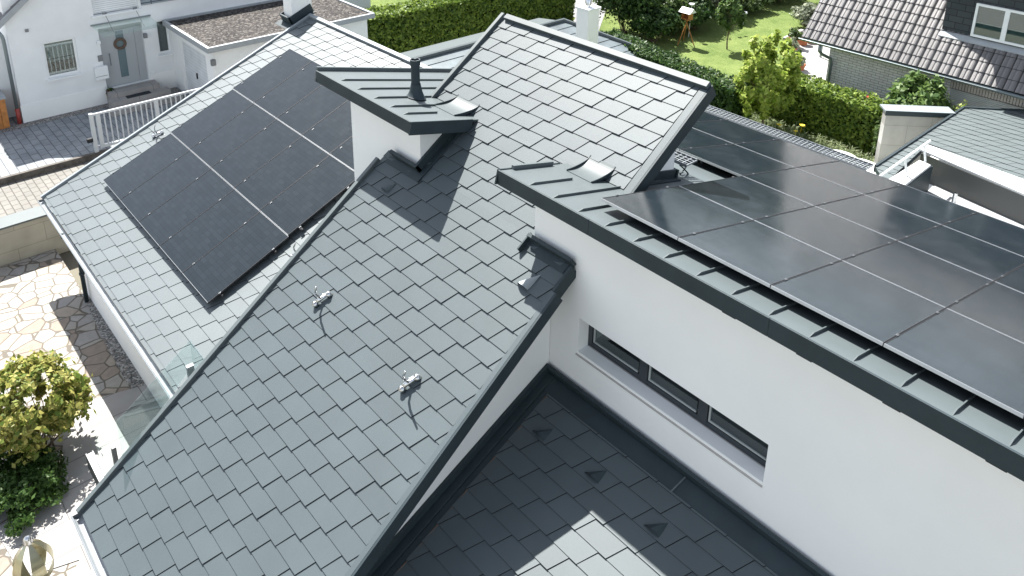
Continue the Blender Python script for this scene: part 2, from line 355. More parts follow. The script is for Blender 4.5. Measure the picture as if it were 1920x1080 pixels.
def slab(mb, pl, poly, h0, h1, m=0):   # poly in (x,y): a slab lying on a roof plane between heights h0..h1
    a = [P3(pl, x, y, h0) for x, y in poly]; b = [P3(pl, x, y, h1) for x, y in poly]; n = len(a)
    ar = sum(poly[i][0] * poly[(i + 1) % n][1] - poly[(i + 1) % n][0] * poly[i][1] for i in range(n))
    if ar < 0: a = a[::-1]; b = b[::-1]
    mb.add(a + b, [tuple(range(n - 1, -1, -1)), tuple(range(n, 2 * n))] + [(i, (i + 1) % n, (i + 1) % n + n, i + n) for i in range(n)], m)
def bar(mb, pl, p, q, w, h0, h1, m=0, side=0):  # a bar along p->q (x,y) on plane; side -1 left,0 centred,+1 right
    p = Vector(p); q = Vector(q); d = (q - p).normalized(); nn = Vector((-d.y, d.x)) * w
    a = {0: -.5, 1: -1., -1: 0.}[side]
    slab(mb, pl, [tuple(p + nn * a), tuple(q + nn * a), tuple(q + nn * (a + 1)), tuple(p + nn * (a + 1))], h0, h1, m)
# ================================================================ MAIN HOUSE
YW = 1.78                                    # front face of the upper storey wall
XDL, XDR, XWL = -3.52, -1.425, 1.235         # dormer box left/right wall, upper wall left end
XTW = 1.60                                   # small side wall under the central roof verge
house = thing('modern_house', 'white rendered house with grey metal roofs in the middle, filling most of the photo', 'house', (0, 0, GZ))
cc, cl, cw, cs = math.cos(PHC), math.cos(PHL), math.cos(PHW), math.cos(PHS)
def vl(y): return -2.07 - .055 * (y + 3.0)      # central roof left verge x(y)
def vr(y): return 2.035 - .022 * (y - 1.73)
def kx(y): return -.05 * (y - 1.74)      # central roof right verge x(y), lower part
YCE = -3.62                                     # central eave y
YX = 2.78                                       # where the standing seam roof meets the central roof
YT = 4.45                                       # central roof top edge
XUR = 2.05
regs = [
 [(vl(YCE) , YCE / cc), (vr(YCE) - .065, YCE / cc), (vr(YW) - .065, YW / cc), (vl(YW), YW / cc)],
 [(XDR, YW / cc), (XWL, YW / cc), (XWL, YX / cc), (XDR, YX / cc)],
 [(-2.34, YX / cc), (XUR - .12, YX / cc), (XUR - .12, (YT - .06) / cc), (-2.42, (YT - .06) / cc)]]
tile_field('tiled_roof', 'c', regs, -1.517, -.042, .2547, M_tile, house, W=.2585, K=.1127)
# structural slab below the central tiles
mb = MB()
slab(mb, 'c', [(vl(YCE) + .01, YCE), (vr(YCE) - .03, YCE), (vr(YW) - .03, YW - .002), (vl(YW) + .01, YW - .002)], -.17, -.012)
slab(mb, 'c', [(XDR + .004, YW + .002), (XWL - .004, YW + .002), (XWL - .004, YX), (XDR + .004, YX)], -.14, -.012)
slab(mb, 'c', [(-2.33, YX + .003), (XUR - .03, YX + .003), (XUR - .03, YT - .05), (-2.41, YT - .05)], -.17, -.012)
mb.build('roof_deck', M_dark, house)
# verges and copings of the central roof
mb = MB()
bar(mb, 'c', (vl(YCE) - .0, YCE - .02), (vl(1.60), 1.60), .075, -.17, .07, side=-1)             # left, lower part
bar(mb, 'c', (-2.335, YX - .16), (-2.415, YT), .075, -.17, .075, side=-1)      # left, upper part
bar(mb, 'c', (-2.34, YT - .0), (XUR + .01, YT - .0), .085, -.17, .085, side=1)
build_each(mb, 'roof_coping', M_metal, house, bevel=.006)
mb = MB()                                     # right verge: flat strip and dark outer fascia
bar(mb, 'c', (vr(YCE) - .0, YCE - .02), (vr(1.40), 1.40), .07, -.008, .018, side=-1)
bar(mb, 'c', (XUR + .01, YX - .30), (XUR + .01, YT - .10), .11, -.008, .022, side=-1)
build_each(mb, 'verge_strip', M_tile, house)
mb = MB()
bar(mb, 'c', (vr(YCE) - .0 + .002, YCE - .02), (vr(1.40) + .002, 1.40), .03, -.18, .016, side=1)
bar(mb, 'c', (XUR + .012, YX - .30), (XUR + .012, YT - .01), .03, -.19, .02, side=1)
build_each(mb, 'verge_fascia', M_dark, house)
# gutter of the central roof
def gutter(mb, x0, x1, y, z, r=.07, m=0):
    n = 8; vs = []; 
    for x in (x0, x1):
        for rr in (r, r - .008):
            for k in range(n + 1):
                a = math.pi * k / n; vs.append((x, y - math.cos(a) * rr, z - math.sin(a) * rr))
    N = n + 1
    fs = [(k, k + 1, 2 * N + k + 1, 2 * N + k) for k in range(n)] + [(N + k + 1, N + k, 3 * N + k, 3 * N + k + 1) for k in range(n)]
    fs += [(0, N, 3 * N, 2 * N), (n, 2 * N + n, 3 * N + n, N + n)]
    fs += [tuple(range(0, N)), tuple(range(3 * N - 1, 2 * N - 1, -1))]
    mb.add(vs, fs, m)
mb = MB(); ze = zof('c', YCE); gutter(mb, vl(YCE) - .06, vr(YCE) + .1, YCE - .055, ze - .02)
mb.tube([(vl(YCE) - .06, YCE - .125, ze - .018), (vr(YCE) + .1, YCE - .125, ze - .018)], .011, 6)
mb.build('gutter', M_galv, house)
# ---- white walls of the central body
mb = MB()
def body_prism(mb, x0, x1, y0, y1, zb, zt0, zt1):   # walls with a sloping top
    mb.hexa([(x0, y0, zb), (x1, y0, zb), (x1, y1, zb), (x0, y1, zb)], [(x0, y0, zt0), (x1, y0, zt0), (x1, y1, zt1), (x0, y1, zt1)])
ya_, yb_ = -3.25, YW - .006; xa_, xb_ = XTW + kx(ya_), XTW + kx(yb_); za_, zb2_ = zof('c', ya_, -.19), zof('c', YW, -.19)
mb.hexa([(-1.85, ya_, GZ), (xa_, ya_, GZ), (xb_, yb_, GZ), (-1.85, yb_, GZ)], [(-1.85, ya_, za_), (xa_, ya_, za_), (xb_, yb_, zb2_), (-1.85, yb_, zb2_)])
body_prism(mb, -2.05, 1.78, YW + .25, 4.10, GZ, zof('c', YW + .25, -.19), zof('c', 4.10, -.19))
mb.build('central_wall', M_white, house)
# ---- upper storey wall with the window opening (right of the tiled slope)
X0, X1, Z0, Z1 = 2.13, 4.957, -.09, .44
mb = MB(); xr = 9.0; zb_, zt_ = -1.4, 2.03
def wallpiece(x0, x1, z0, z1): mb.box(x0, x1, YW, YW + .30, z0, z1)
wallpiece(XWL, X0, zb_, zt_); wallpiece(X1, xr, zb_, zt_); wallpiece(X0, X1, zb_, Z0); wallpiece(X0, X1, Z1, zt_)
mb.box(XWL, XWL + .3, YW + .3, 8.2, zb_, .20); mb.box(xr - .3, xr, YW + .3, 8.2, zb_, .20)
mb.box(XWL, xr, 8.2, 8.45, GZ, .27); mb.box(XWL + .3, xr, YW + .3, 8.2, -1.4, -1.3)
mb.hexa([(XWL + .001, YW + .301, .202), (XWL + .3, YW + .301, .202), (XWL + .3, 8.2, .202), (XWL + .001, 8.2, .202)], [(XWL + .001, YW + .301, 2.03), (XWL + .3, YW + .301, 2.03), (XWL + .3, 8.2, .45), (XWL + .001, 8.2, .45)])
mb.build('upper_wall', M_white, house)
# dormer box
mb = MB(); mb.hexa([(XDL, YW, -.8), (XDR, YW, -.8), (XDR, 4.4, -.8), (XDL, 4.4, -.8)], [(XDL, YW, 2.03), (XDR, YW, 2.03), (XDR, 4.4, 1.34), (XDL, 4.4, 1.34)])
mb.build('dormer_wall', M_white, house)
# window: frame, sashes, glass, sill
mb = MB(); yf = YW + .20
mb.box(X0, X1, yf, yf + .07, Z0, Z0 + .075); mb.box(X0, X1, yf, yf + .07, Z1 - .05, Z1)
for xx, ww in ((X0, .07), (3.02, .13), (3.93, .13), (X1 - .07, .07)): mb.box(xx, xx + ww, yf - .004, yf + .074, Z0 + .001, Z1 - .001)
wf = mb.build('window_frame', M_frame, house)
for xa, xb in ((X0 + .07, 3.02), (3.15, 3.93), (4.06, X1 - .07)):
    mb = MB(); mb.box(xa + .012, xa + .035, yf + .012, yf + .05, Z0 + .08, Z1 - .055); 
    mb.box(xa + .036, xb - .036, yf + .012, yf + .05, Z0 + .08, Z0 + .105)
    mb.build('glazing_bead', mat('aluminium bead', (.34, .37, .37), .4) if 'aluminium bead' not in MATS else MATS['aluminium bead'], wf)
    mb = MB(); mb.box(xa + .036, xb - .036, yf + .028, yf + .036, Z0 + .106, Z1 - .056); mb.build('pane', M_wglass, wf)
mb = MB(); mb.box(X0 + .01, X1 - .01, yf + .30, yf + .32, Z0, Z1); mb.box(X0 + .01, X1 - .01, yf + .08, yf + .30, Z0 + .0, Z0 + .02)
mb.build('window_blind', mat('brown pleated blind', (.085, .07, .062), .8, var=.2, vscale=5), house)
mb = MB(); mb.hexa([(X0 - .03, YW - .014, Z0 - .068), (X1 + .0, YW - .014, Z0 - .068), (X1 + .0, yf, Z0 - .03), (X0 - .03, yf, Z0 - .03)],
   [(X0 - .03, YW - .014, Z0 - .045), (X1 + .0, YW - .014, Z0 - .045), (X1 + .0, yf, Z0 + .004), (X0 - .03, yf, Z0 + .004)])
mb.build('window_sill', M_sill, house, bevel=.004)
# ---- lower roof between the walls, in the foreground
YL = YW - .02
reg = [[(1.88 + kx(-4.2), -4.2 / cw), (9.0, -4.2 / cw), (9.0, 1.50 / cw), (1.865, 1.50 / cw)]]
tile_field('lower_tiled_roof', 'w', reg, 4.048, 1.314, .235, M_tile, house, W=.2625, K=.1080)
mb = MB(); slab(mb, 'w', [(XTW, -4.2), (9.0, -4.2), (9.0, YW), (XTW, YW)], -.3, -.013); mb.build('lower_roof_deck', M_dark, house)
mb = MB()                                                  # wall flashings: upstand and flat pan
slab(mb, 'w', [(XTW + .055, 1.503), (9, 1.503), (9, YW - .052), (XTW + .055, YW - .052)], -.012, .006)
slab(mb, 'w', [(XTW + .05, YW - .05), (9, YW - .05), (9, YW - .001), (XTW + .05, YW - .001)], -.012, .13)
K4, K1 = kx(-4.2), kx(1.5)
slab(mb, 'w', [(XTW + .17 + K4, -4.2), (XTW + .285 + K4, -4.2), (XTW + .26 + K1, 1.50), (XTW + .17 + K1, 1.50)], -.012, .004)
slab(mb, 'w', [(XTW + .002 + K4, -4.2), (XTW + .05 + K4, -4.2), (XTW + .05, YW - .001), (XTW + .002, YW - .001)], -.012, .135)
slab(mb, 'w', [(XTW + .052 + K4, -4.2), (XTW + .168 + K4, -4.2), (XTW + .168, YW - .06), (XTW + .052, YW - .06)], -.012, .028)
mb.build('wall_flashing', M_dark, house, bevel=.004)
mb = MB(); p0 = P3('w', XTW + .275, 1.49, .004); p1 = P3('w', XTW + .295 + kx(-4.2), -4.2, .004)
mb.tube([p0, p1], .009, 5); mb.build('sealing_strip', mat('brown foam strip', (.10, .065, .05), .9, var=.4, vscale=12, bump=.4), house)
mb = MB(); xs = on('w', 1265, 912)[0]
slab(mb, 'w', [(xs, 1.49), (xs + .02, 1.49), (xs + .05, YW - .055), (xs + .03, YW - .055)], .006, .020); mb.build('flashing_joint', M_metal, house)
# ---- upper end of the right verge against the wall
mb = MB()
slab(mb, 'c', [(XWL - .03, YW - .045), (2.035, YW - .045), (2.035, YW - .001), (XWL - .03, YW - .001)], .0, .15)
slab(mb, 'c', [(XWL - .02, YW - .17), (1.96, YW - .17), (1.96, YW - .05), (XWL - .02, YW - .05)], .015, .022)
slab(mb, 'c', [(1.995, 1.40), (2.035, 1.40), (2.035, YW - .05), (1.995, YW - .05)], -.17, .045)
slab(mb, 'c', [(XWL - .06, YW - .22), (XWL - .035, YW - .22), (XWL - .035, YW + .02), (XWL - .06, YW + .02)], .012, .10)
mb.build('corner_flashing', M_dark, house, bevel=.004)
# dormer flashing on the central roof
mb = MB()
slab(mb, 'c', [(-2.13, YW - .05), (XDR + .05, YW - .05), (XDR + .05, YW - .002), (-2.13, YW - .002)], .0, .16)
slab(mb, 'c', [(XDR + .002, YW - .05), (XDR + .05, YW - .05), (XDR + .05, YX - .2), (XDR + .002, YX - .2)], .001, .17)
slab(mb, 'c', [(-2.2, YW - .17), (XDR + .17, YW - .17), (XDR + .17, YW - .052), (-2.2, YW - .052)], .015, .023)
slab(mb, 'c', [(XDR + .052, YW - .05), (XDR + .17, YW - .05), (XDR + .17, YX - .2), (XDR + .052, YX - .2)], .014, .022)
slab(mb, 'c', [(XDR + .16, YW - .17), (XDR + .175, YW - .17), (XDR + .175, YX - .2), (XDR + .16, YX - .2)], .022, .045)
mb.build('dormer_flashing', M_dark, house, bevel=.004)
# ---- standing seam roofs (dormer and upper storey)
def seam_roof(name, x0, x1, y1, seams, flangeL=None, flangeR=None):
    mb = MB(); slab(mb, 's', [(x0, YE), (x1, YE), (x1, y1), (x0, y1)], -.03, 0.)
    o = mb.build(name, M_metal, house)
    for (x, ya, yb) in seams:
        mb = MB()
        z = [P3('s', x, ya, -.001), P3('s', x, ya + .10, -.001)]
        bar(mb, 's', (x, ya + .09), (x, yb), .012, .0005, .032)
        a, b = P3('s', x - .006, ya, .0005), P3('s', x + .006, ya, .0005); c, d = P3('s', x + .006, ya + .09, .0005), P3('s', x - .006, ya + .09, .0005)
        e, f = P3('s', x + .006, ya + .09, .032), P3('s', x - .006, ya + .09, .032)
        mb.add([a, b, c, d, e, f], [(0, 1, 4, 5), (1, 2, 4), (0, 5, 3), (0, 3, 2, 1)])
        mb.build('standing_seam', M_metal, o)
    return o
XRL = .88
sx = [1.424 + .4355 * k for k in range(0, 16)]
RS = seam_roof('seam_roof', XRL, 8.6, 8.55, [(x, YE + .03, 8.5 if x > 2.1 else YX + (.9 if x > 1.6 else -.45)) for x in sx if x < 8.5 and abs(x - 1.424) > .01] + [(1.0 + .424, YE + .03, 2.28)])
DS = seam_roof('dormer_seam_roof', -4.02, XRL - 2.03, 4.55, [(-3.41, 1.54, 4.4), (-2.885, 1.54, 4.4), (-2.375, 1.54, 3.7), (-1.905, 1.54, 2.45), (-1.53, 1.54, 2.2)])
mb = MB()                                   # fascias with their joints
XDE = XRL - 2.03                              # +x eave end of the dormer roof
def fas(x0, x1): mb.box(x0, x1, YE - .028, YE - .002, ZE - .205, ZE + .012)
fas(XRL, 2.53); fas(2.534, 4.955); fas(4.959, 8.62)
for x in (2.532, 4.957): mb.box(x - .03, x + .03, YE - .0235, YE - .001, ZE - .2, ZE + .008)
mb.box(8.603, 8.63, YE, 8.6, .3, .32)
fas(-4.02, XDE)
build_each(mb, 'fascia', M_dark, house, bevel=.003)
mb = MB()
def sidefas(x, y0, y1, hh=.20, w=.026):
    a = [P3('s', x, y0, -hh), P3('s', x + w, y0, -hh), P3('s', x + w, y1, -hh), P3('s', x, y1, -hh)]
    b = [P3('s', x, y0, .014), P3('s', x + w, y0, .014), P3('s', x + w, y1, .014), P3('s', x, y1, .014)]
    mb.hexa(a, b)
sidefas(XDE + .002, YE - .02, 2.62); sidefas(XRL - .028, YE - .02, 2.60); 
build_each(mb, 'side_fascia', M_dark, house, bevel=.003)
mb = MB()                                   # raised edge flanges
bar(mb, 's', (-4.045, YE - .0), (-4.045, 4.55), .05, -.2, .07, side=0)
bar(mb, 's', (XRL + .01, YE + .22), (XRL + .01, 2.42), .05, .001, .06)
build_each(mb, 'roof_edge_flange', M_metal, house, bevel=.004)
mb = MB(); mb.box(XRL, 8.6, YE, YW - .002, ZE - .21, ZE - .19); mb.box(-4.0, XDE, YE, YW - .002, ZE - .21, ZE - .19)
build_each(mb, 'soffit', M_white, house)
mb = MB()
for px, py in ((1368, 592), (1508, 675), (1672, 766), (1866, 884)):
    x = aty(YE + .02, px, py)[0]; mb.box(x - .08, x + .08, YE - .002, YE + .10, ZE - .235, ZE - .211)
build_each(mb, 'soffit_vent', M_dgap, house)
# curved sheet metal where the seam roofs run up onto the tiles
def curve_piece(x0, x1, y0=2.45, y1=3.05, fl=(1, 1), name='curved_valley_sheet'):
    n = 12; z0 = zof('s', y0) + .008; z1 = zof('c', y1) + .024
    yi, zi = YX, zof('s', YX) + .006
    pts = []
    for k in range(n + 1):
        t = k / n; y = (1 - t) ** 2 * y0 + 2 * t * (1 - t) * yi + t * t * y1; z = (1 - t) ** 2 * z0 + 2 * t * (1 - t) * zi + t * t * z1; pts.append((y, z))
    mb = MB()
    for k in range(n):
        (ya, za), (yb, zb2) = pts[k], pts[k + 1]
        mb.hexa([(x0, ya, za - .004), (x1, ya, za - .004), (x1, yb, zb2 - .004), (x0, yb, zb2 - .004)], [(x0, ya, za), (x1, ya, za), (x1, yb, zb2), (x0, yb, zb2)])
    o = mb.build(name, M_coping if False else M_metal, house, smooth=False)
    for f_, x in zip(fl, (x0, x1)):
        if not f_: continue
        mb = MB()
        for k in range(n):
            (ya, za), (yb, zb2) = pts[k], pts[k + 1]; h1 = .008 + .03 * math.sin(math.pi * min(1, k / n * 1.0 + .1)); h2 = .008 + .03 * math.sin(math.pi * min(1, (k + 1) / n + .1))
            mb.hexa([(x - .006, ya, za - .01), (x + .006, ya, za - .01), (x + .006, yb, zb2 - .01), (x - .006, yb, zb2 - .01)], [(x - .006, ya, za + h1), (x + .006, ya, za + h1), (x + .006, yb, zb2 + h2), (x - .006, yb, zb2 + h2)])
        mb.build('sheet_flange', M_dark, o)
curve_piece(1.13, 1.60, 2.48, 2.97); curve_piece(-1.93, -1.36, 2.42, 2.95)
# flashing at the foot of the gable under the upper verge
mb = MB()
for xa, yb in ((1.782, 4.12),):
    bar(mb, 's', (xa, 2.9), (xa, yb), .03, .0, .14, side=1); bar(mb, 's', (xa + .031, 2.9), (xa + .031, yb), .10, .001, .02, side=1)
    slab(mb, 's', [(xa - .3, yb - .02), (xa + .05, yb - .02), (xa + .05, yb + .02), (xa - .3, yb + .02)], 0, .14)
mb.build('gable_flashing', M_dark, house)
# ---- vent pipe on the dormer roof
def tapered_pipe(base, top, name='vent_pipe'):
    b = Vector(base); t = Vector(top); h = t.z - b.z
    mb = MB(); mb.lathe((t.x, t.y, b.z), [(.075, 0), (.075, h - .10), (.088, h - .10), (.088, h), (.07, h), (.07, h - .03), (.026, h - .03), (.026, h + .02), (.001, h + .02)], 20)
    o = mb.build(name, M_dark, house, smooth=False)
    mb = MB(); n = 20; prof = [(.165, .02), (.14, .05), (.105, .14), (.079, .27)]; vs = []
    for i, (r_, z_) in enumerate(prof):
        for k in range(n):
            a = 2 * math.pi * k / n; sx_ = 1.0; x = t.x + r_ * math.cos(a); y = t.y + r_ * math.sin(a) * 1.0
            if math.cos(a) > 0: x = t.x + r_ * math.cos(a) * 1.15
            z = b.z + z_ + (y - t.y) * TS * max(0, 1 - i / 3)
            vs.append((x, y, z))
    fs = [(i * n + k, i * n + (k + 1) % n, (i + 1) * n + (k + 1) % n, (i + 1) * n + k) for i in range(len(prof) - 1) for k in range(n)]
    mb.add(vs, fs); mb.build('pipe_collar', M_dark, o, smooth=True)
pb = on('s', 780, 184); pt = np.array(pb); pt[2] += .70
tapered_pipe(pb, pt)
# ---- roof hooks
def hook(pl, px, py, name='safety_hook', s=1.6):
    c0 = Vector(on(pl, px, py, .015)); ph = PLANES[pl][0]
    X = Vector((1, 0, 0)); Y = Vector((0, math.cos(ph), math.sin(ph))); N = X.cross(Y)
    mb = MB()
    a = c0 - X * .02 * s - Y * .05 * s; b = c0 + X * .03 * s + Y * .09 * s
    for q in (a, b): mb.tube([q, q + N * .045 * s], [.03 * s, .024 * s], 10); mb.tube([q + N * .045 * s, q + N * .055 * s], [.016 * s, .012 * s], 8)
    mb.tube([a + N * .035 * s, b + N * .035 * s], .016 * s, 8)
    mb.tube([a + N * .035 * s - X * .02 * s, b + N * .03 * s - X * .025 * s], .010 * s, 6)
    m_ = (a + b) / 2 + N * .045 * s
    mb.tube([m_, m_ + N * .06 * s - X * .01 * s, m_ + N * .11 * s + X * .01 * s + Y * .01 * s, m_ + N * .16 * s + X * .05 * s + Y * .03 * s, m_ + N * .20 * s + X * .07 * s + Y * .05 * s], [.012 * s, .011 * s, .010 * s, .009 * s, .007 * s], 7)
    return mb.build(name, M_chrome, house, smooth=True)
hook('c', 603, 566); hook('c', 767, 724); hook('l', 295, 255, s=1.4); hook('l', 556, 480, s=1.4)
mb = MB(); q = Vector(P3('s', -2.36, 3.75, .03)); mb.tube([q - Vector((.0, .17, -.04)), q + Vector((.0, .17, -.04))], .03, 8)
mb.tube([q, q + Vector((0, 0, .10)), q + Vector((-.03, 0, .17)), q + Vector((-.09, 0, .20))], .010, 7); mb.build('seam_clamp_hook', M_chrome, house, smooth=True)
# ---- snow/vent hoods
def hood(pl, px, py, r=.075, l=.22, m=M_dark, tri=False):
    c0 = Vector(on(pl, px, py, .012)); ph = PLANES[pl][0]; X = Vector((1, 0, 0)); Y = Vector((0, math.cos(ph), math.sin(ph))); N = X.cross(Y)
    ap = c0 + Y * l + N * .004 + X * .10 * (l / .22); mb = MB(); n = 10; ring = [c0 + X * (-math.cos(math.pi * k / n)) * r + N * math.sin(math.pi * k / n) * r * (.95 if not tri else .8) for k in range(n + 1)]
    if tri: ring = [c0 - X * r, c0 - X * r * .5 + N * r * .45, c0 + N * r * .62, c0 + X * r * .5 + N * r * .45, c0 + X * r]; n = 4
    mb.add(ring + [ap], [(k, k + 1, n + 1) for k in range(n)])
    o = mb.build('vent_hood', m, house, smooth=not tri)
    mb = MB(); g = Y * .012; mb.add([p + g for p in ring], [tuple(range(n + 1))]); mb.build('vent_opening', M_dgap, o)
hood('c', 980, 538, .10, .27, M_coping); hood('c', 722, 358, .085, .2, M_tile)
for q in ((1009, 818), (1108, 897), (1221, 997)): hood('w', *q, .12, .20, M_dark, tri=True)
# ================================================================ LEFT WING
YLE, YLT, XLL = -1.93, 5.10, -11.08
reg = [[(XLL + .05, YLE / cl), (-1.4, YLE / cl), (-1.4, (YLT - .06) / cl), (XLL + .05, (YLT - .06) / cl)]]
tile_field('left_tiled_roof', 'l', reg, -8.958, -1.512, .2145, M_tile_sheen, house, W=.26, K=.1134, hv=.012, hu=.009)
mb = MB(); slab(mb, 'l', [(XLL + .04, YLE), (-1.4, YLE), (-1.4, YLT - .05), (XLL + .04, YLT - .05)], -.16, -.013); mb.build('left_roof_deck', M_dark, house)
mb = MB()
bar(mb, 'l', (XLL + .04, YLE - .02), (XLL + .04, YLT), .07, -.17, .065, side=-1); mb.build('left_roof_coping', M_coping, house, bevel=.005)
mb = MB(); bar(mb, 'l', (XLL - .02, YLT), (-1.4, YLT), .09, -.17, .075, side=1); mb.build('ridge_coping', M_coping, house, bevel=.005)
mb = MB(); ze = zof('l', YLE); gutter(mb, XLL - .03, -1.9, YLE - .05, ze - .05, .055); mb.tube([(XLL - .03, YLE - .105, ze - .048), (-1.9, YLE - .105, ze - .048)], .010, 6)
mb.build('left_gutter', M_galv, house)
mb = MB()
ya = -1.664; mb.hexa([(-9.74, ya, GZ), (-1.86, ya, GZ), (-1.86, 4.85, GZ), (-9.74, 4.85, GZ)], [(-9.74, ya, zof('l', ya, -.18)), (-1.86, ya, zof('l', ya, -.18)), (-1.86, 4.85, zof('l', 4.85, -.18)), (-9.74, 4.85, zof('l', 4.85, -.18))])
mb.build('left_wall', M_white, house)
mb = MB(); qa = aty(ya - .02, 243, 618)[0]; mb.box(qa, -1.9, ya - .03, ya - .002, ze - .36, ze - .20); mb.build('shutter_box', M_dark, house)
px_ = -9.32; mb = MB(); mb.tube([(px_, YLE - .06, ze - .09), (px_, YLE - .06, ze - .16), (px_ - .02, ya - .09, ze - .34), (px_ - .02, ya - .09, GZ)], .045, 10)
for z_ in (ze - .5, -3.3): mb.tube([(px_ - .02, ya - .09, z_), (px_ - .02, ya - .09, z_ + .05)], .058, 10)
mb.build('downpipe', M_dark, house, smooth=True)
# chimney on the left wing
b0 = on('l', 549, 46); bx, by = b0[0], b0[1]
mb = MB()
chx, chy = bx - .47, by + .60
zt = zof('l', by) + 1.0
mb.box(chx, bx, by, chy, zof('l', by) - .5, zt)
ch = mb.build('chimney', M_white, house)
mb = MB(); e = .035
slab(mb, 'l', [(chx - e, by - e), (bx + e, by - e), (bx + e, by - .001), (chx - e, by - .001)], 0, .24); slab(mb, 'l', [(bx + .001, by - e), (bx + e, by - e), (bx + e, chy + e), (bx + .001, chy + e)], 0.001, .24)
slab(mb, 'l', [(chx - .15, by - .22), (bx + .2, by - .22), (bx + .2, by - e - .001), (chx - .15, by - e - .001)], .014, .022); slab(mb, 'l', [(bx + e + .001, by - e), (bx + .2, by - e), (bx + .2, chy), (bx + e + .001, chy)], .014, .022)
slab(mb, 'l', [(bx + .19, by - .22), (bx + .21, by - .22), (bx + .21, chy), (bx + .19, chy)], .022, .045)
slab(mb, 'l', [(chx - e, by - e - .001), (chx - .002, by - e - .001), (chx - .002, chy + e), (chx - e, chy + e)], 0, .24)
mb.build('chimney_flashing', M_dark, ch)
mb = MB(); mb.box(chx - .06, bx + .06, by - .06, chy + .06, zt, zt + .06); mb.build('chimney_cap', M_metal, ch)
# ================================================================ SOLAR PANELS
def solar_proto(a, b, label, group, loc, rot, me_=None):
    t = thing('solar_panel', label, 'solar panel', loc, group, rot)
    keep = LOC[t]; LOC[t] = Vector((0, 0, 0))
    g = .0045; f = .007; th = .035
    o_ = [(g, g), (a - g, g), (a - g, b - g), (g, b - g)]; i_ = [(g + f, g + f), (a - g - f, g + f), (a - g - f, b - g - f), (g + f, b - g - f)]
    v = [(x, y, z) for z in (0, th) for r_ in (o_, i_) for x, y in r_]; mb = MB()
    for k in range(4):
        q = (k + 1) % 4; m_ = 1 if k in (0, 2) else 0  # bars along the rows made light, a painted sun glint on black frames
        for F in ((8 + k, 8 + q, 12 + q, 12 + k), (k, q, 8 + q, 8 + k), (4 + q, 4 + k, 12 + k, 12 + q), (q, k, 4 + k, 4 + q)):
            mb.f.append(F); mb.m.append(m_)
    mb.v = v; mb.build('frame', [M_black, me_ or M_alu], t)
    mb = MB(); mb.box(g + f, a - g - f, g + f, b - g - f, .002, th - .004); mb.build('cell_glass', M_panel, t)
    LOC[t] = keep; return t
ords = ['first', 'second', 'third', 'fourth', 'fifth', 'sixth', 'seventh', 'eighth', 'ninth']
AL, BL = 1.162, 1.73
oL = on('l', 194, 340, .11); rows_ = ['row beside the gutter', 'middle row', 'row below the ridge']
protoL = None
for j in range(3):
    for i in range(5):
        y = oL[1] + j * BL * cl; x = oL[0] - .045 * j + i * AL
        if j == 2 and i >= 4: pass
        lab = 'left roof solar panel, %s from the far end in the %s' % (ords[i], rows_[j])
        loc = (x, y, zof('l', y, .11) - 0)
        loc = P3('l', x, y + .11 * math.sin(PHL), .11)
        if protoL is None: protoL = solar_proto(AL, BL, lab, 'solar panels on the left roof', loc, (PHL, 0, 0))
        else: copy_thing(protoL, loc, lab)
AR, BR = 1.186, 1.69
oR = Vector((2.325, 1.835, 0)); protoR = None
near = ['row beside the front fascia', 'second row behind the front fascia', 'third row behind the front fascia', 'back row beside the walkway']
for j in range(4):
    i0 = 0 if j < 2 else (-1 if j == 2 else -2)
    i0 = 0 if j < 2 else -3
    for i in range(i0, 5 if j < 2 else 6):
        y = oR.y + j * BR * cs; x = oR.x + i * AR
        if i < 0 and x + AR < 1.0 and j == 2 and i == -3: continue
        k = i - i0
        lab = 'right roof solar panel, %s from left in the %s' % (ords[k], near[j])
        loc = P3('s', x, y + .12 * math.sin(PHS), .12)
        if protoR is None: protoR = solar_proto(AR, BR, lab, 'solar panels on the right roof', loc, (PHS, 0, 0), M_alu_glint)
        else: copy_thing(protoR, loc, lab)
# mounting rails with clamps (under each row of panels)
def rails(pl, x0, x1, ys, label, group, h0, xs_cl):
    for n_, y in enumerate(ys):
        t = thing('mounting_rail', label[n_], 'rail', P3(pl, x0, y, 0), group)
        mb = MB(); bar(mb, pl, (x0 - .05, y), (x1 + .05, y), .04, h0 - .045, h0 - .003); mb.build('rail_profile', M_black, t)
        mb = MB()
        for x in xs_cl:
            if x0 - .1 < x < x1 + .1:
                mb = MB(); slab(mb, pl, [(x - .012, y - .02), (x + .012, y - .02), (x + .012, y + .02), (x - .012, y + .02)], h0 + .0355, h0 + .042)
                slab(mb, pl, [(x - .005, y - .006), (x + .005, y - .006), (x + .005, y + .006), (x - .005, y + .006)], h0, h0 + .05); mb.build('panel_clamp', M_alu, t)

        x = x0 + .3
        while x < x1:
            mb = MB(); slab(mb, pl, [(x - .02, y - .04), (x + .02, y - .04), (x + .02, y + .04), (x - .02, y + .04)], .001 if pl == 's' else .01, h0 - .045); x += .87; mb.build('rail_bracket', M_alu, t)
pos = ['lowest', 'second lowest', 'third lowest', 'fourth lowest', 'second highest', 'highest']
ysl = [oL[1] + (j * BL + d) * cl for j in range(3) for d in (.3, 1.43)]
rails('l', oL[0], oL[0] + 5 * AL, ysl, ['black mounting rail under the left roof panels, %s of six' % p for p in pos], 'mounting rails on the left roof', .11, [oL[0] + AL * i for i in range(0, 6)])
posr = ['first from the front', 'second from the front', 'third from the front', 'fourth from the front', 'fifth from the front', 'sixth from the front', 'seventh from the front', 'last at the back']
ysr = [oR.y + (j * BR + d) * cs for j in range(4) for d in (.3, 1.39)]
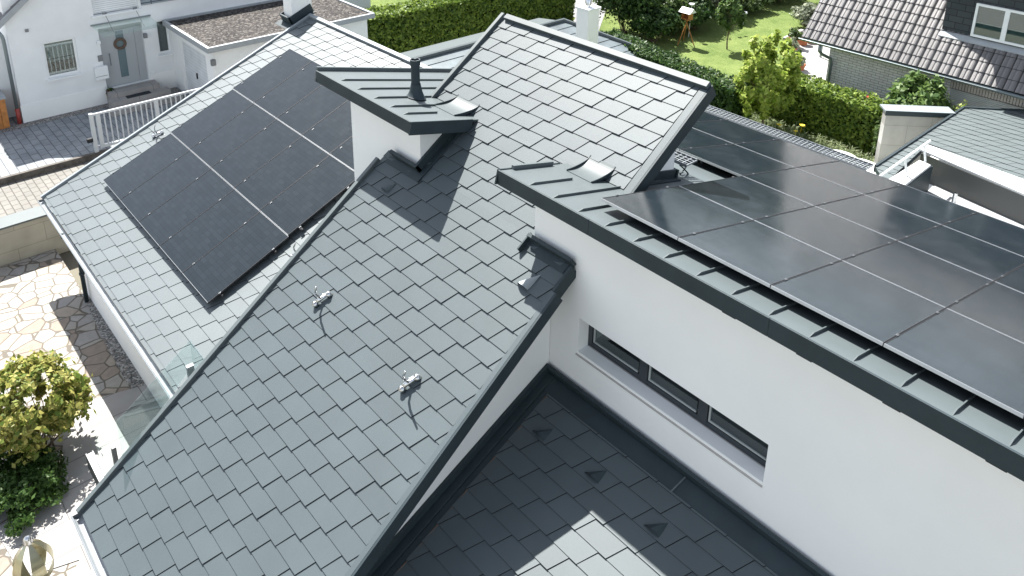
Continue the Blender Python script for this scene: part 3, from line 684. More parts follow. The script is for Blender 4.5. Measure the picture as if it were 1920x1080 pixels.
for k, y in enumerate(ysr):
    xa = oR.x if k < 4 else oR.x - 3 * AR + (.6 if k < 6 else 0)
    rails('s', xa, oR.x + 5.1 * AR, [y], ['black mounting rail under the right roof panels, %s' % posr[k]], 'mounting rails on the right roof', .12, [oR.x + AR * i for i in range(-3, 6)])
# ================================================================ ROOF WALKWAYS
def walkway(p0, p1, label, wd=.25, drop=.22):
    p0 = Vector(p0); p1 = Vector(p1); d = (p1 - p0); Lh = d.length; d.normalize(); nrm = Vector((0, 1, 0))
    t = thing('roof_walkway', label, 'walkway', tuple(p0)); mb = MB()
    def bb(a, b, w_, h_):
        a = Vector(a); b = Vector(b); e = (b - a).normalized(); s_ = Vector((-e.y, e.x, 0)).normalized() * w_ / 2; u = Vector((0, 0, h_ / 2))
        mb.hexa([a - s_ - u, b - s_ - u, b + s_ - u, a + s_ - u], [a - s_ + u, b - s_ + u, b + s_ + u, a + s_ + u])
    for k in (-.5, .5): bb(p0 + nrm * wd * k, p1 + nrm * wd * k, .012, .05)
    n = int(Lh / .085)
    for k in range(n + 1):
        q = p0 + d * (Lh * k / n); bb(q - nrm * wd / 2, q + nrm * wd / 2, .012, .025)
    for k in (-.25, 0, .25): bb(p0 + nrm * wd * k, p1 + nrm * wd * k, .012, .028)
    mb.build('grating', M_galv, t)
    m = max(1, int(Lh / 1.05))
    for k in range(m + 1):
        q = p0 + d * (.12 + (Lh - .24) * k / m); mb = MB()
        bb(q - nrm * wd * .45 - Vector((0, 0, .04)), q + nrm * wd * .45 - Vector((0, 0, .04)), .03, .03)
        mb.tube([q - nrm * wd * .4 - Vector((0, 0, .05)), q - Vector((0, 0, .05 + drop * .45)), q - nrm * wd * .4 - Vector((0, 0, drop - .02))], .014, 6)
        mb.tube([q + nrm * wd * .4 - Vector((0, 0, .05)), q - Vector((0, 0, .05 + drop * .45)), q + nrm * wd * .4 - Vector((0, 0, drop + .04))], .014, 6)
        mb.build('support_bracket', M_dark, t)
yy = 8.75; a = aty(yy, 1300, 195); b_ = aty(yy, 1630, 314); zz = (a[2] + b_[2]) / 2
walkway((a[0] - 1.2, yy, zz), (b_[0], yy, zz), 'long galvanised grating walkway along the far edge of the right roof', .30, .30)
q = aty(4.45, 1297, 306); walkway((q[0] - 1.1, 4.45, q[2]), (q[0], 4.45, q[2]), 'short galvanised grating step on the seamed roof behind the white gable', .27, .22)
# ================================================================ GROUND
def sheet(name, poly, z, m, kind='structure', label=None, cat=None):
    mb = MB(); n = len(poly); mb.add([(x, y, z) for x, y in poly], [tuple(range(n))]); o = mb.build(name, m, loc=(0, 0, 0)); 
    return tag(o, label, cat, kind=kind)
def gp(*pts, z=GZ): return [tuple(G(px, py, z)[:2]) for px, py in pts]
sheet('ground', [(-400, -400), (400, -400), (400, 400), (-400, 400)], -4.22, mat('earth ground', (.14, .13, .10), .95, var=.2, vscale=.5, bump=.4))
sheet('lawn', [(-60, 9.0), (8, 9.0), (8, 70), (-60, 70)], -4.01, M_lawn)
sheet('garden_path', gp((1058, -20), (1150, -20), (1122, 60), (1118, 130), (1050, 130)), -4.004, mat('grey path', (.20, .20, .205), .9, var=.2, vscale=4, bump=.3))
sheet('street', [(-17.1, -8), (-12.2, -8), (-12.2, 11.5), (-17.1, 11.5)], -4.19, M_paveL)
sheet('street_side', [(-40, -14), (-12.2, -14), (-12.2, -8.001), (-40, -8.001)], -4.186, M_paveL)
mb = MB(); mb.box(-26, -17.05, -8, 10.9, -4.3, -4.0); tag(mb.build('driveway', [M_pave]), kind='structure')
mb = MB(); 
for k, (y0, y1, h) in enumerate([(-8, -2.2, .02), (-2.2, -1.45, .0), (-1.45, 1.2, .03)]): mb.box(-17.048, -16.93, y0, y1 - .004, -4.3, -3.99 - k * .0)
tag(mb.build('driveway_kerb', mat('dark kerb stone', (.10, .09, .08), .9, var=.4, vscale=6, bump=.5)), kind='structure')
mb = MB(); mb.box(-20.80, -20.42, -1.2, 2.35, -4.02, -3.99); mb.box(-20.8, -20.3, 3.65, 4.45, -4.02, -3.985); tag(mb.build('gravel_strip', M_gravel), kind='structure')
# terrace on the near left
sheet('terrace', [(-12.05, -12), (-2.4, -12), (-2.4, -1.72), (-12.05, -1.72)], -4.0, M_flag)
gq = [tuple(G(*q)[:2]) for q in ((157, 545), (204, 605), (252, 735), (275, 722))]
sheet('gravel_bed', [(-9.70, -1.66), *[tuple(G(*q)[:2]) for q in ((156, 548), (170, 585), (186, 622), (214, 675), (248, 736))], (-3.2, -2.36), (-2.0, -2.36), (-2.0, -1.66)], -3.992, M_gravel)
sheet('slab_path', [tuple(G(*q)[:2]) for q in ((118, 765), (275, 722), (420, 640), (520, 900), (330, 1010), (190, 1090), (0, 1090), (-30, 1000), (190, 900))][:3] + [(-1.0, -1.9), (-1.0, -5.2)] + [tuple(G(*q)[:2]) for q in ((150, 1050), (45, 1085), (-12, 990), (118, 925))], -3.988, M_slab)
sheet('gravel_patch', [tuple(G(*q)[:2]) for q in ((138, 1085), (205, 1055), (260, 1140), (150, 1150))], -3.984, mat('pale pebbles', (.5, .48, .44), .9, var=.4, vscale=30, bump=1, bscale=60))
# boundary wall between street and terrace
mb = MB(); mb.box(-12.36, -12.10, -12, .8, -4.2, -3.07); bw = mb.build('boundary_wall', M_stonewall)
tag(bw, 'sandstone clad garden wall between the flagstone terrace and the street', 'wall')
mb = MB(); mb.box(-12.62, -12.06, -12, .8, -3.065, -3.02); o = mb.build('metal_coping', M_metal); o.parent = bw; o.location = tuple(Vector(LOC[o]) - LOC[bw])
mb = MB(); mb.box(-12.10, -11.75, -2.4, -1.3, -3.999, -3.9)
# ================================================================ FOLIAGE
def unit(n): 
    v = rng.normal(size=(n, 3)); return v / np.linalg.norm(v, axis=1)[:, None]
def leaf_mesh(name, P, N, size, m, parent=None, aspect=1.6, loc=None, jitter=.7, fold=False):
    """many small leaf quads at points P roughly facing N"""
    n = len(P); N = N + rng.normal(scale=jitter, size=(n, 3)); N /= np.linalg.norm(N, axis=1)[:, None]
    T = np.cross(N, unit(n)); T /= np.linalg.norm(T, axis=1)[:, None] + 1e-9; B = np.cross(N, T)
    s = size * rng.uniform(.6, 1.35, n)[:, None]; a = T * s * .5 * aspect; b = B * s * .5
    V = np.stack([P - a, P + b * .9 - a * .1, P + a, P - b * .9 - a * .1], 1)
    if top_loc is not None: pass
    V = V.reshape(-1, 3)
    par = parent
    while par is not None and par.parent: par = par.parent
    L = LOC[par] if par is not None else Vector(loc)
    V = V - np.array(L)
    me = bpy.data.meshes.new(name); me.vertices.add(4 * n); me.vertices.foreach_set('co', V.ravel())
    me.loops.add(4 * n); me.loops.foreach_set('vertex_index', np.arange(4 * n, dtype=np.int32)); me.polygons.add(n)
    me.polygons.foreach_set('loop_start', np.arange(0, 4 * n, 4, dtype=np.int32)); me.polygons.foreach_set('loop_total', np.full(n, 4, dtype=np.int32))
    me.materials.append(m); me.update(calc_edges=True)
    o = bpy.data.objects.new(name, me); COL.objects.link(o)
    if parent is not None: o.parent = parent
    else: o.location = L; LOC[o] = Vector(L)
    return o
top_loc = None
def lump(P, amp, f):
    """smooth pseudo noise displacement"""
    return amp * (np.sin(P[:, 0] * f + 1.3) * np.sin(P[:, 1] * f * 1.1 + .7) * np.sin(P[:, 2] * f * 1.3 + 2.1) + .5 * np.sin(P[:, 0] * f * 2.3 + P[:, 1] * f * 1.9) * np.sin(P[:, 2] * f * 2.7 + 1))
def hedge(name, label, a, b, width, h, m, dens=420, size=.075, side=1, zb=GZ, rag=.06, cat='hedge'):
    """clipped hedge along a->b (x,y): box grown with leaves; side=+1 thickens to the left of a->b"""
    a = np.array(a[:2], float); b = np.array(b[:2], float); d = b - a; Ln = np.linalg.norm(d); d /= Ln; nn = np.array([-d[1], d[0]]) * side
    t = thing(name, label, cat, (*(a + d * Ln / 2 + nn * width / 2), zb))
    mb = MB(); c = .16
    q = [a + d * c + nn * c, b - d * c + nn * c, b - d * c + nn * (width - c), a + d * c + nn * (width - c)]
    nseg = max(2, int(Ln / .8)); 
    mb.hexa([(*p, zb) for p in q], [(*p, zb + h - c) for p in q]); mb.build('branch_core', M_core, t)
    Ps = []; Ns = []
    def face(o, u, v, lu, lv, nrm):
        k = int(lu * lv * dens); r = rng.uniform(size=(k, 2)); P = o + np.outer(r[:, 0] * lu, u) + np.outer(r[:, 1] * lv, v)
        P += np.outer(-np.abs(rng.normal(scale=.07, size=k)) + .02, nrm) + rng.normal(scale=.02, size=(k, 3))
        P += np.outer(lump(P, rag, 3.1) + lump(P, rag * .5, 9), nrm); Ps.append(P); Ns.append(np.tile(nrm, (k, 1)))
    D = np.array([*d, 0]); Nn = np.array([*nn, 0]); Z = np.array([0, 0, 1.]); A = np.array([*a, zb]); Bp = np.array([*b, zb])
    face(A, D, Z, Ln, h, -Nn); face(A + Nn * width, D, Z, Ln, h, Nn) if False else None
    face(A + Z * h, D, Nn, Ln, width, Z); face(A, Nn, Z, width, h, -D); face(Bp, Nn, Z, width, h, D)
    P = np.concatenate(Ps); N = np.concatenate(Ns)
    leaf_mesh('hedge_leaves', P, N, size, m, t)
    return t
def crown_pts(c, rad, n, clumps=26, cr=.34, shell=.75, flat=.0):
    c = np.array(c, float); rad = np.array(rad, float)
    K = unit(clumps) * rng.uniform(.35, 1, (clumps, 1)) ** .5; K[:, 2] = np.where(K[:, 2] < -.5, K[:, 2] * .6, K[:, 2])
    K = c + K * rad * (1 - cr * .6); pr = rng.uniform(.6, 1.25, clumps)
    idx = rng.integers(0, clumps, n); U = unit(n) * (rng.uniform(size=(n, 1)) ** .45); P = K[idx] + U * rad * cr * pr[idx][:, None]
    N = P - K[idx] + .25 * (P - c); N /= np.linalg.norm(N, axis=1)[:, None] + 1e-9; N[:, 2] += .35
    return P, N, K
def tree(name, label, base, h, crown_c, rad, n, m, size=.11, clumps=30, cr=.34, trunk=.05, stems=1, cat='tree', group=None, core=False):
    base = np.array(base, float); t = thing(name, label, cat, tuple(base), group)
    cc_ = base + np.array(crown_c); P, N, K = crown_pts(cc_, rad, n, clumps, cr)
    if name == 'yellowing_shrub':
        P2, N2, K2 = crown_pts(cc_, np.array(rad) * 1.12, 700, 260, .08); P = np.concatenate([P, P2]); N = np.concatenate([N, N2])
    P[:, 2] = np.maximum(P[:, 2], base[2] + .03)
    leaf_mesh('crown', P, N, size, m, t)
    mb = MB(); fork = base + np.array([crown_c[0] * .4, crown_c[1] * .4, crown_c[2] * .45])
    if stems == 1: mb.tube([base, (base + fork) / 2 + rng.normal(scale=.02, size=3), fork], [trunk, trunk * .85, trunk * .7], 8)
    for k in K[:min(clumps, 16)]:
        s0 = fork if stems == 1 else base + np.array([rng.normal(scale=.08), rng.normal(scale=.08), 0]); k = np.array([k[0], k[1], max(k[2], base[2] + .15)])
        mid = (s0 + k) / 2 + rng.normal(scale=.06, size=3) + np.array([0, 0, .1 * h / 3]); mb.tube([s0, mid, k], [trunk * .5, trunk * .3, trunk * .1], 5)
    mb.build('trunk' if stems == 1 else 'branches', M_trunk, t)
    return t
# hedges
hA = G(1352, 203); hB = G(1652, 296)
hedge('clipped_hedge', 'bright green clipped hedge in front of the pale brick house wall', (hA[0] + 1.0, 18.35), (-1.15, 18.35), 1.15, 1.72, M_hedge, 700, .085, 1)
q0 = atz(GZ + 1.75, 1118, 62); q1 = atz(GZ + 1.75, 1372, 172)
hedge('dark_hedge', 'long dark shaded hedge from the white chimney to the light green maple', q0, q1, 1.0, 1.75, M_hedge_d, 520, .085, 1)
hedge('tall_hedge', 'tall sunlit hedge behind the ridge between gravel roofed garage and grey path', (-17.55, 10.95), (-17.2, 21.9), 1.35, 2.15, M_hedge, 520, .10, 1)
# trees and shrubs
bm = G(1425, 262); tree('maple_tree', 'small light green maple tree beside the roof walkway', (bm[0], bm[1], GZ), 3.8, (0, 0, 2.05), (1.02, 1.02, 1.9), 7000, M_maple, .115, 95, .17, .045)
bm = G(1363, 92); tree('young_fruit_tree', 'slim young tree standing alone in the lawn', (bm[0], bm[1], GZ), 2.2, (0, 0, 1.55), (.62, .62, 1.05), 1500, M_laurel, .13, 22, .26, .035)
def bush(px, py, name, label, r, hgt, m, n, size=.1, z=GZ, cr=.38, clumps=24, cat='shrub'):
    b = G(px, py, z); return tree(name, label, (b[0], b[1], z), hgt, (0, 0, hgt * .52), (r, r, hgt * .52), n, m, size, clumps, cr, .03, 3, cat)
bush(1170, 62, 'conifer_shrub', 'dark green conifer at the left end of the shrub border', 1.7, 3.8, M_hedge_d, 9000, .12, cr=.42, clumps=40)
bush(1240, 42, 'border_shrub', 'dark loose shrub between the conifer and the orange bird table', 2.1, 3.0, M_shrub, 9000, .13)
bush(1330, 30, 'variegated_shrub', 'silvery white and green shrub behind the orange bird table', 2.0, 2.6, M_pale, 7500, .12)
bush(1205, 8, 'tall_border_shrub', 'tall dark shrub at the top edge above the conifer', 1.8, 2.8, M_shrub, 4500, .14)
bush(1285, -5, 'silver_willow', 'pale feathery shrub at the top edge beside the variegated shrub', 1.8, 3.0, M_pale, 4500, .11)
bush(1400, 18, 'rose_bush', 'low dark green rose bush with red blooms at the lawn edge', 1.4, 1.2, M_shrub, 3600, .11)
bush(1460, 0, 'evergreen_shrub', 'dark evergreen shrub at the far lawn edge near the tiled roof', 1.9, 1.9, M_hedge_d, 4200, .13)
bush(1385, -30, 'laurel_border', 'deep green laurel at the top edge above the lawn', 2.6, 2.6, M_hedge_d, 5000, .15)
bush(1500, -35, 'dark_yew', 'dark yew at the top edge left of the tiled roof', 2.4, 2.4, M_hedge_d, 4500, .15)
bush(1510, 48, 'yellow_rose', 'pale leaved rose bush beside the verge of the tiled roof', .8, 1.1, M_pale, 1800, .1)
bush(1640, 212, 'climbing_rose', 'tall loose rose with a red bloom against the pale brick wall', .35, 1.9, M_pale, 900, .09)
lq = atz(-1.75, 1700, 198)
bush2 = lambda px, py, *a, **k: bush(*projxy(atz(-1.75, px, py) + np.array([0, k.pop('back', 1.1), 0])), *a, **k)
def projxy(q):
    d = CM @ (np.array([q[0], q[1], GZ]) - CAM); return CX + FPX * d[0] / d[2], CY + FPX * d[1] / d[2]
bush2(1697, 196, 'laurel_bush', 'glossy laurel bush growing over the concrete wall coping', 1.05, 2.9, M_laurel, 5200, .13, cr=.32, clumps=34)
bush2(1764, 204, 'thuja_bush', 'small yellow green conifer at the right of the laurel bush', .5, 2.55, M_maple, 1900, .08, cr=.45, clumps=14)
bush2(1640, 214, 'photinia_bush', 'dark bush with reddish gaps at the end of the clipped hedge', .42, 2.1, M_shrub, 1900, .11)
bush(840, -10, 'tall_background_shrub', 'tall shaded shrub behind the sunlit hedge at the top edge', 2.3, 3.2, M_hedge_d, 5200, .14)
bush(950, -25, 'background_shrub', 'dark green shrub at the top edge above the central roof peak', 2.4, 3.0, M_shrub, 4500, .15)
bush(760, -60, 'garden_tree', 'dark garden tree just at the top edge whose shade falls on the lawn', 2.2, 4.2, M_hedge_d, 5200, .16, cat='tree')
# trees outside the frame that shade the lawn and path (their shadows are in the photo)
for k, (px, py, r, h_) in enumerate([(1090, -70, 2.6, 6), (1300, -60, 3.0, 5), (1180, -80, 3.0, 6)]):
    b = G(px, py); tree('shade_tree', ['tall shade tree beyond the grey path', 'shade tree beyond the silvery shrubs', 'shade tree beyond the conifer'][k], (b[0], b[1], GZ), h_, (0, 0, h_ * .6), (r, r, h_ * .42), 4200, M_hedge_d, .2, 30, .36, .14)
# foreground bush at the lower left
bq = G(75, 850); tree('yellowing_shrub', 'yellow green leafed shrub on the terrace at the lower left', (bq[0], bq[1], GZ), 1.6, (-.12, 0, .92), (.96, 1.02, .80), 8500, M_autumn, .07, 150, .15, .028, stems=3, cat='shrub')
bq = G(55, 930); P, N, K = crown_pts((bq[0] - .1, bq[1] - .1, GZ + .22), (1.0, .75, .30), 9000, 60, .25)
P[:, 2] = np.maximum(P[:, 2], GZ + .02); o = leaf_mesh('ground_cover', P, N, .05, M_ground, None, loc=(bq[0], bq[1], GZ)); tag(o, kind='stuff')
# ornamental grass along the hedge foot
def grass_clump_mesh(name, pts, hgt, m, nb, spread, loc):
    vs = []; fs = []
    for (x, y) in pts:
        for k in range(nb):
            a = rng.uniform(0, 2 * math.pi); r = rng.uniform(.1, spread); h_ = hgt * rng.uniform(.6, 1.1); w_ = .010
            bx_, by_ = x + rng.normal(scale=.05), y + rng.normal(scale=.05); dx, dy = math.cos(a) * r, math.sin(a) * r; sx_, sy_ = -math.sin(a) * w_, math.cos(a) * w_
            b0_ = len(vs); vs += [(bx_ - sx_, by_ - sy_, GZ), (bx_ + sx_, by_ + sy_, GZ), (bx_ + dx * .4 + sx_, by_ + dy * .4 + sy_, GZ + h_ * .8), (bx_ + dx * .4 - sx_, by_ + dy * .4 - sy_, GZ + h_ * .8), (bx_ + dx, by_ + dy, GZ + h_ * .85)]
            fs += [(b0_, b0_ + 1, b0_ + 2, b0_ + 3), (b0_ + 3, b0_ + 2, b0_ + 4)]
    me = bpy.data.meshes.new(name); me.from_pydata([(v[0] - loc[0], v[1] - loc[1], v[2] - loc[2]) for v in vs], [], fs); me.materials.append(m); o = bpy.data.objects.new(name, me); COL.objects.link(o); o.location = loc; return o
pts = [(x + rng.normal(scale=.1), y) for x in np.arange(-4.9, .4, .16) for y in (17.35 + rng.normal(scale=.12), 17.75 + rng.normal(scale=.1), 16.9 + rng.normal(scale=.15))]
tag(grass_clump_mesh('ornamental_grass', pts, .62, M_grassy, 26, .38, (-2, 17.5, GZ)), kind='stuff')
pts = [(x, y) for x in np.arange(-7.2, -4.7, .3) for y in (16.4, 17.0, 17.5)]
tag(grass_clump_mesh('low_perennials', pts, .38, M_ground, 22, .3, (-6, 17, GZ)), kind='stuff')
for px, py, r_, h2, m2, lab in ((1225, 78, 1.2, 1.7, M_hedge_d, 'low dark shrub just behind the dark hedge under the conifer'), (1262, 62, 1.1, 1.5, M_shrub, 'dark shrub directly left of the orange bird table'), (1300, 55, 1.3, 1.5, M_hedge_d, 'shaded round shrub right behind the thin white pole'), (1345, 8, 1.6, 1.8, M_shrub, 'green shrub between the silvery shrub and the rose bush'), (1430, 2, 1.6, 1.5, M_hedge_d, 'dark low shrub between the rose bush and the evergreen')):
    bush(px, py, 'garden_shrub', lab, r_, h2, m2, int(2600 * r_), .12)
# wood far beyond the gardens (mirrored in the roof panels)
fp = []
for k in range(150):
    a_ = R(75 + 130 * k / 149); rr = rng.uniform(52, 78); fp.append((CAM[0] + math.cos(a_) * rr, CAM[1] + math.sin(a_) * rr, rng.uniform(7.5, 12.5)))
FP = []; FN = []
for (x, y, h_) in fp:
    P, N, K = crown_pts((x, y, GZ + h_ * .55), (4.2, 4.2, h_ * .5), 520, 16, .45); FP.append(P); FN.append(N)
tag(leaf_mesh('distant_wood', np.concatenate(FP), np.concatenate(FN), .9, M_hedge_d, None, loc=(0, 60, GZ)), kind='stuff')
def flower(px, py, z, label, m, s=.05, cat='flower'):
    c = Vector(atz(z, px, py)); mb = MB()
    for k in range(6):
        a = k * math.pi / 3; e = Vector((math.cos(a), math.sin(a), .15)) * s; f = Vector((-math.sin(a), math.cos(a), 0)) * s * .4
        mb.add([c, c + e * .6 + f, c + e * 1.2, c + e * .6 - f], [(0, 1, 2, 3)])
    mb.tube([c, c - Vector((.02, .02, .30))], .006, 5)
    tag(mb.build('flower', m), label, cat)
flower(1504, 235, GZ + .6, 'yellow flower highest in the ornamental grass', M_flower_y, .09)
flower(1461, 234, GZ + .6, 'yellow flower left of the others near the maple foot', M_flower_y, .09)
flower(1492, 246, GZ + .6, 'yellow flower lowest of the three beside the grass', M_flower_y, .07)
flower(1368, 13, GZ + 1.2, 'pink red rose bloom on the left of two at the lawn edge', M_flower_r, .12); flower(1379, 11, GZ + 1.2, 'red rose bloom on the right of two at the lawn edge', M_flower_r, .10)
flower(1627, 183, GZ + 1.6, 'single red bloom on the climbing rose at the brick wall', M_flower_r, .11)
# ================================================================ LEFT NEIGHBOUR HOUSE
XF = -20.81; hs = thing('neighbour_house', 'old white rendered house with grey front door at the upper left', 'house', (XF, 4, GZ))
mb = MB(); HY0, HY1 = -.50, 13.0; HB = XF - 9
def fx(px, py): return atx(XF, px, py)
wins = []
w1 = (fx(80, 82), fx(151, 142)); W1 = (.42, 1.42, -2.66, -1.40); D1 = (2.16, 3.60, -3.49, -1.28); W2 = (4.05, 4.50, -2.62, -1.35); W3 = (2.10, 3.58, -.78, .749)
hol = [W1, D1, W2, W3]
ys_ = sorted({HY0, HY1, *[v for h in hol for v in h[:2]]}); zs_ = sorted({GZ, .75, *[v for h in hol for v in h[2:]]})
for i in range(len(ys_) - 1):
    for j in range(len(zs_) - 1):
        ym = (ys_[i] + ys_[i + 1]) / 2; zm = (zs_[j] + zs_[j + 1]) / 2
        if any(h[0] < ym < h[1] and h[2] < zm < h[3] for h in hol): continue
        ztop_ = -.3 if ym > 3.66 else zs_[j + 1]
        if zs_[j] < ztop_: mb.box(XF - .3, XF, ys_[i], ys_[i + 1], zs_[j], min(zs_[j + 1], ztop_))
mb.box(HB, XF - .301, HY0, HY0 + .3, GZ, .75); mb.build('front_wall', M_white_old, hs)
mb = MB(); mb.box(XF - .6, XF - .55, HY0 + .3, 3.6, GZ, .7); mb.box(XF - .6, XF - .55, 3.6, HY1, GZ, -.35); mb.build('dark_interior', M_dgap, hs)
mb = MB(); mb.box(XF + .002, XF + .018, HY0 - .02, 2.10, GZ, -3.37); mb.box(XF + .002, XF + .018, 3.66, 4.6, GZ, -3.30); build_each(mb, 'plinth', M_white, hs)
def win(W, single=True, blind=0.):
    y0, y1, z0, z1 = W; x = XF - .12; mb = MB(); f = .07
    mb.box(x, x + .06, y0, y1, z0, z0 + f); mb.box(x, x + .06, y0, y1, z1 - f, z1); mb.box(x - .001, x + .061, y0, y0 + f, z0, z1); mb.box(x - .001, x + .061, y1 - f, y1, z0, z1)
    o = mb.build('window', M_offwhite, hs)
    mb = MB(); mb.box(x + .01, x + .02, y0 + f, y1 - f, z0 + f, z1 - f); mb.build('pane', M_wglass, o)
    mb = MB(); mb.box(x - .16, x - .14, y0, y1, z0, z1); mb.build('curtain', M_white if blind else M_dgap, o)
    mb = MB(); mb.hexa([(XF - .10, y0 - .06, z0 - .05), (XF + .10, y0 - .06, z0 - .08), (XF + .10, y1 + .06, z0 - .08), (XF - .10, y1 + .06, z0 - .05)], [(XF - .10, y0 - .06, z0 - .005), (XF + .10, y0 - .06, z0 - .03), (XF + .10, y1 + .06, z0 - .03), (XF - .10, y1 + .06, z0 - .005)]); mb.build('sill', M_offwhite, o)
    return o
o = win(W1); mb = MB(); y0, y1, z0, z1 = W1; mb.box(XF - .19, XF - .17, y0 + .07, y1 - .07, z0 + .62, z1 - .07); mb.build('roller_blind', M_white, o); mb = MB(); mb.box(XF - .2, XF - .18, y0 + .07, y1 - .07, z0 + .5, z0 + .58); mb.build('window_rail', M_offwhite, o)
win(W2)
mb = MB(); y0, y1, z0, z1 = W3; mb.box(XF - .09, XF - .06, y0, y1, z0 + .04, z1); o = mb.build('roller_shutter', M_shutter2, hs)
mb = MB(); mb.box(XF - .15, XF + .10, y0 - .08, y1 + .1, z0 - .06, z0 - .01); mb.build('shutter_sill', M_offwhite, o)
mb = MB(); mb.box(XF + .002, XF + .05, 3.66, 9.0, -.70, -.29); mb.build('louvre_cladding', M_louvre, hs)
# door
y0, y1, z0, z1 = D1; x = XF - .20; mb = MB()
mb.box(x, x + .07, y0, y0 + .17, z0, z1); mb.box(x, x + .07, y1 - .26, y1, z0, z1); mb.box(x, x + .07, y0 + .17, y1 - .26, z1 - .18, z1); o = mb.build('door_frame', M_doorgrey, hs)
mb = MB(); mb.box(x + .01, x + .05, y0 + .175, y1 - .265, z0 + .01, z1 - .185); d = mb.build('front_door', M_doorgrey, hs)
mb = MB(); mb.box(x + .052, x + .060, y0 + .56, y0 + .82, z0 + .28, z1 - .22); mb.build('glass_strip', mat('frosted door glass', (.10, .15, .165), .25), d)
mb = MB(); mb.tube([(x + .11, y0 + .27, z0 + .80), (x + .11, y0 + .27, z0 + 1.25)], .015, 6); mb.tube([(x + .05, y0 + .27, z0 + .84), (x + .11, y0 + .27, z0 + .84)], .012, 5); mb.tube([(x + .05, y0 + .27, z0 + 1.2), (x + .11, y0 + .27, z0 + 1.2)], .012, 5); mb.build('door_handle', M_alu, d)
wc = Vector((x + .085, y0 + .67, z0 + 1.52)); mb = MB(); mb.tube([wc + Vector((0, math.cos(a) * .17, math.sin(a) * .17)) for a in np.linspace(0, 2 * math.pi, 21)], .05, 7, cap=False)
tag(mb.build('door_wreath', mat('twig wreath', (.12, .08, .06), .9, var=.5, vscale=30, bump=.8)), 'round twig wreath hanging on the grey front door', 'wreath')
# steps
mb = MB(); mb.box(XF - .2, XF + .55, 2.10, 3.75, GZ, -3.50); st = mb.build('entrance_steps', M_slab); tag(st, 'three grey stone steps in front of the grey front door', 'steps')
mb = MB(); mb.box(XF + .552, XF + .90, 2.0, 4.0, GZ, -3.67); q = mb.build('middle_step', M_slab, None, loc=LOC[st]); q.parent = st; q.location = (0, 0, 0)
mb = MB(); mb.box(XF + .902, XF + 1.35, 1.85, 4.25, GZ, -3.84); q = mb.build('lowest_step', M_slab, None, loc=LOC[st]); q.parent = st; q.location = (0, 0, 0)
mb = MB(); mb.box(XF + .60, XF + .86, 2.55, 3.35, -3.668, -3.655); tag(mb.build('doormat', mat('black mat', (.015, .02, .025), .9)), 'black doormat on the grey stone steps', 'doormat')
# canopy
cg = fx(184, 59); mb = MB(); zc = -1.14; mb.hexa([(XF, 1.98, zc), (XF + 1.0, 2.05, zc - .16), (XF + 1.0, 3.95, zc - .16), (XF, 3.90, zc)], [(XF, 1.98, zc + .015), (XF + 1.0, 2.05, zc - .145), (XF + 1.0, 3.95, zc - .145), (XF, 3.90, zc + .015)])
cn = mb.build('glass_canopy', M_glass, hs)
mb = MB(); mb.box(XF, XF + .06, 1.95, 3.92, zc + .016, zc + .055); mb.build('canopy_rail', M_zinc, cn)
for yy_ in (2.45, 3.45):
    mb = MB(); mb.tube([(XF + .0, yy_, -.72 - .05), (XF + .75, yy_, zc - .10)], .010, 5); mb.build('canopy_stay', M_alu, cn)
    mb = MB(); mb.box(XF, XF + .02, yy_ - .07, yy_ + .07, -.86, -.72); mb.build('stay_plate', M_alu, cn)
# small wall fittings
def onwall(px, py, w, h_, d_, name, label, cat, m):
    c = fx(px, py); mb = MB(); mb.box(XF + .002, XF + d_, c[1] - w / 2, c[1] + w / 2, c[2] - h_ / 2, c[2] + h_ / 2); return tag(mb.build(name, m, bevel=.01), label, cat)
mbx = onwall(189, 135, .42, .46, .14, 'mailbox', 'white wall mailbox left of the grey front door', 'mailbox', M_offwhite)
mb = MB(); c = fx(189, 143); mb.box(XF + .145, XF + .15, c[1] - .19, c[1] + .19, c[2] + .04, c[2] + .05); q = mb.build('newspaper_slot', M_dgap, None, loc=LOC[mbx]); q.parent = mbx; q.location = (0, 0, 0)
onwall(188, 109, .16, .22, .04, 'intercom', 'small white intercom above the mailbox', 'intercom', M_alu)
onwall(184, 79, .12, .12, .08, 'round_wall_lamp', 'small white lamp on the wall above the intercom', 'lamp', M_offwhite)
onwall(271, 66, .12, .16, .14, 'porch_lamp', 'small steel lamp under the right side of the glass canopy', 'lamp', M_alu)
onwall(50, 57, .10, .10, .05, 'wall_vent', 'small round grey vent high on the white neighbour wall', 'vent', M_alu)
onwall(286, 137, .13, .13, .03, 'meter_cover', 'small square white cover low on the wall right of the door', 'cover', M_offwhite)
# roof corner of the neighbour house
mb = MB(); e0 = atx(XF + .12, 0, 46); 
ya, za = -.72, -.42
for k in range(9):
    for j in range(3):
        x0 = XF + .22 - j * .32; yk = ya - k * .30; zk = za + .0
ph_ = R(40)
def gable_tiles(mb, xe, y0, z0, nx, ny):
    for j in range(ny):
        for i in range(nx):
            vb = j * .33; xa = xe - (i + 1) * .30; m_ = 5
            for s_ in range(m_):
                u0_, u1_ = s_ / m_, (s_ + 1) / m_; hh0 = .035 * abs(math.sin(math.pi * u0_)); hh1 = .035 * abs(math.sin(math.pi * u1_))
                def Pt(u, v, h): x_ = xa + u * .295; return (x_, y0 + v * math.cos(ph_) - h * math.sin(ph_), z0 + v * math.sin(ph_) + h * math.cos(ph_))
                mb.add([Pt(u0_, vb, hh0 + .03), Pt(u1_, vb, hh1 + .03), Pt(u1_, vb + .35, hh1), Pt(u0_, vb + .35, hh0), Pt(u0_, vb, hh0), Pt(u1_, vb, hh1)], [(0, 1, 2, 3), (4, 5, 1, 0)])
rc = atx(XF + .25, 2, 46)
gable_tiles(mb, XF + .22, rc[1] - .1, rc[2] - .02, 3, 12)
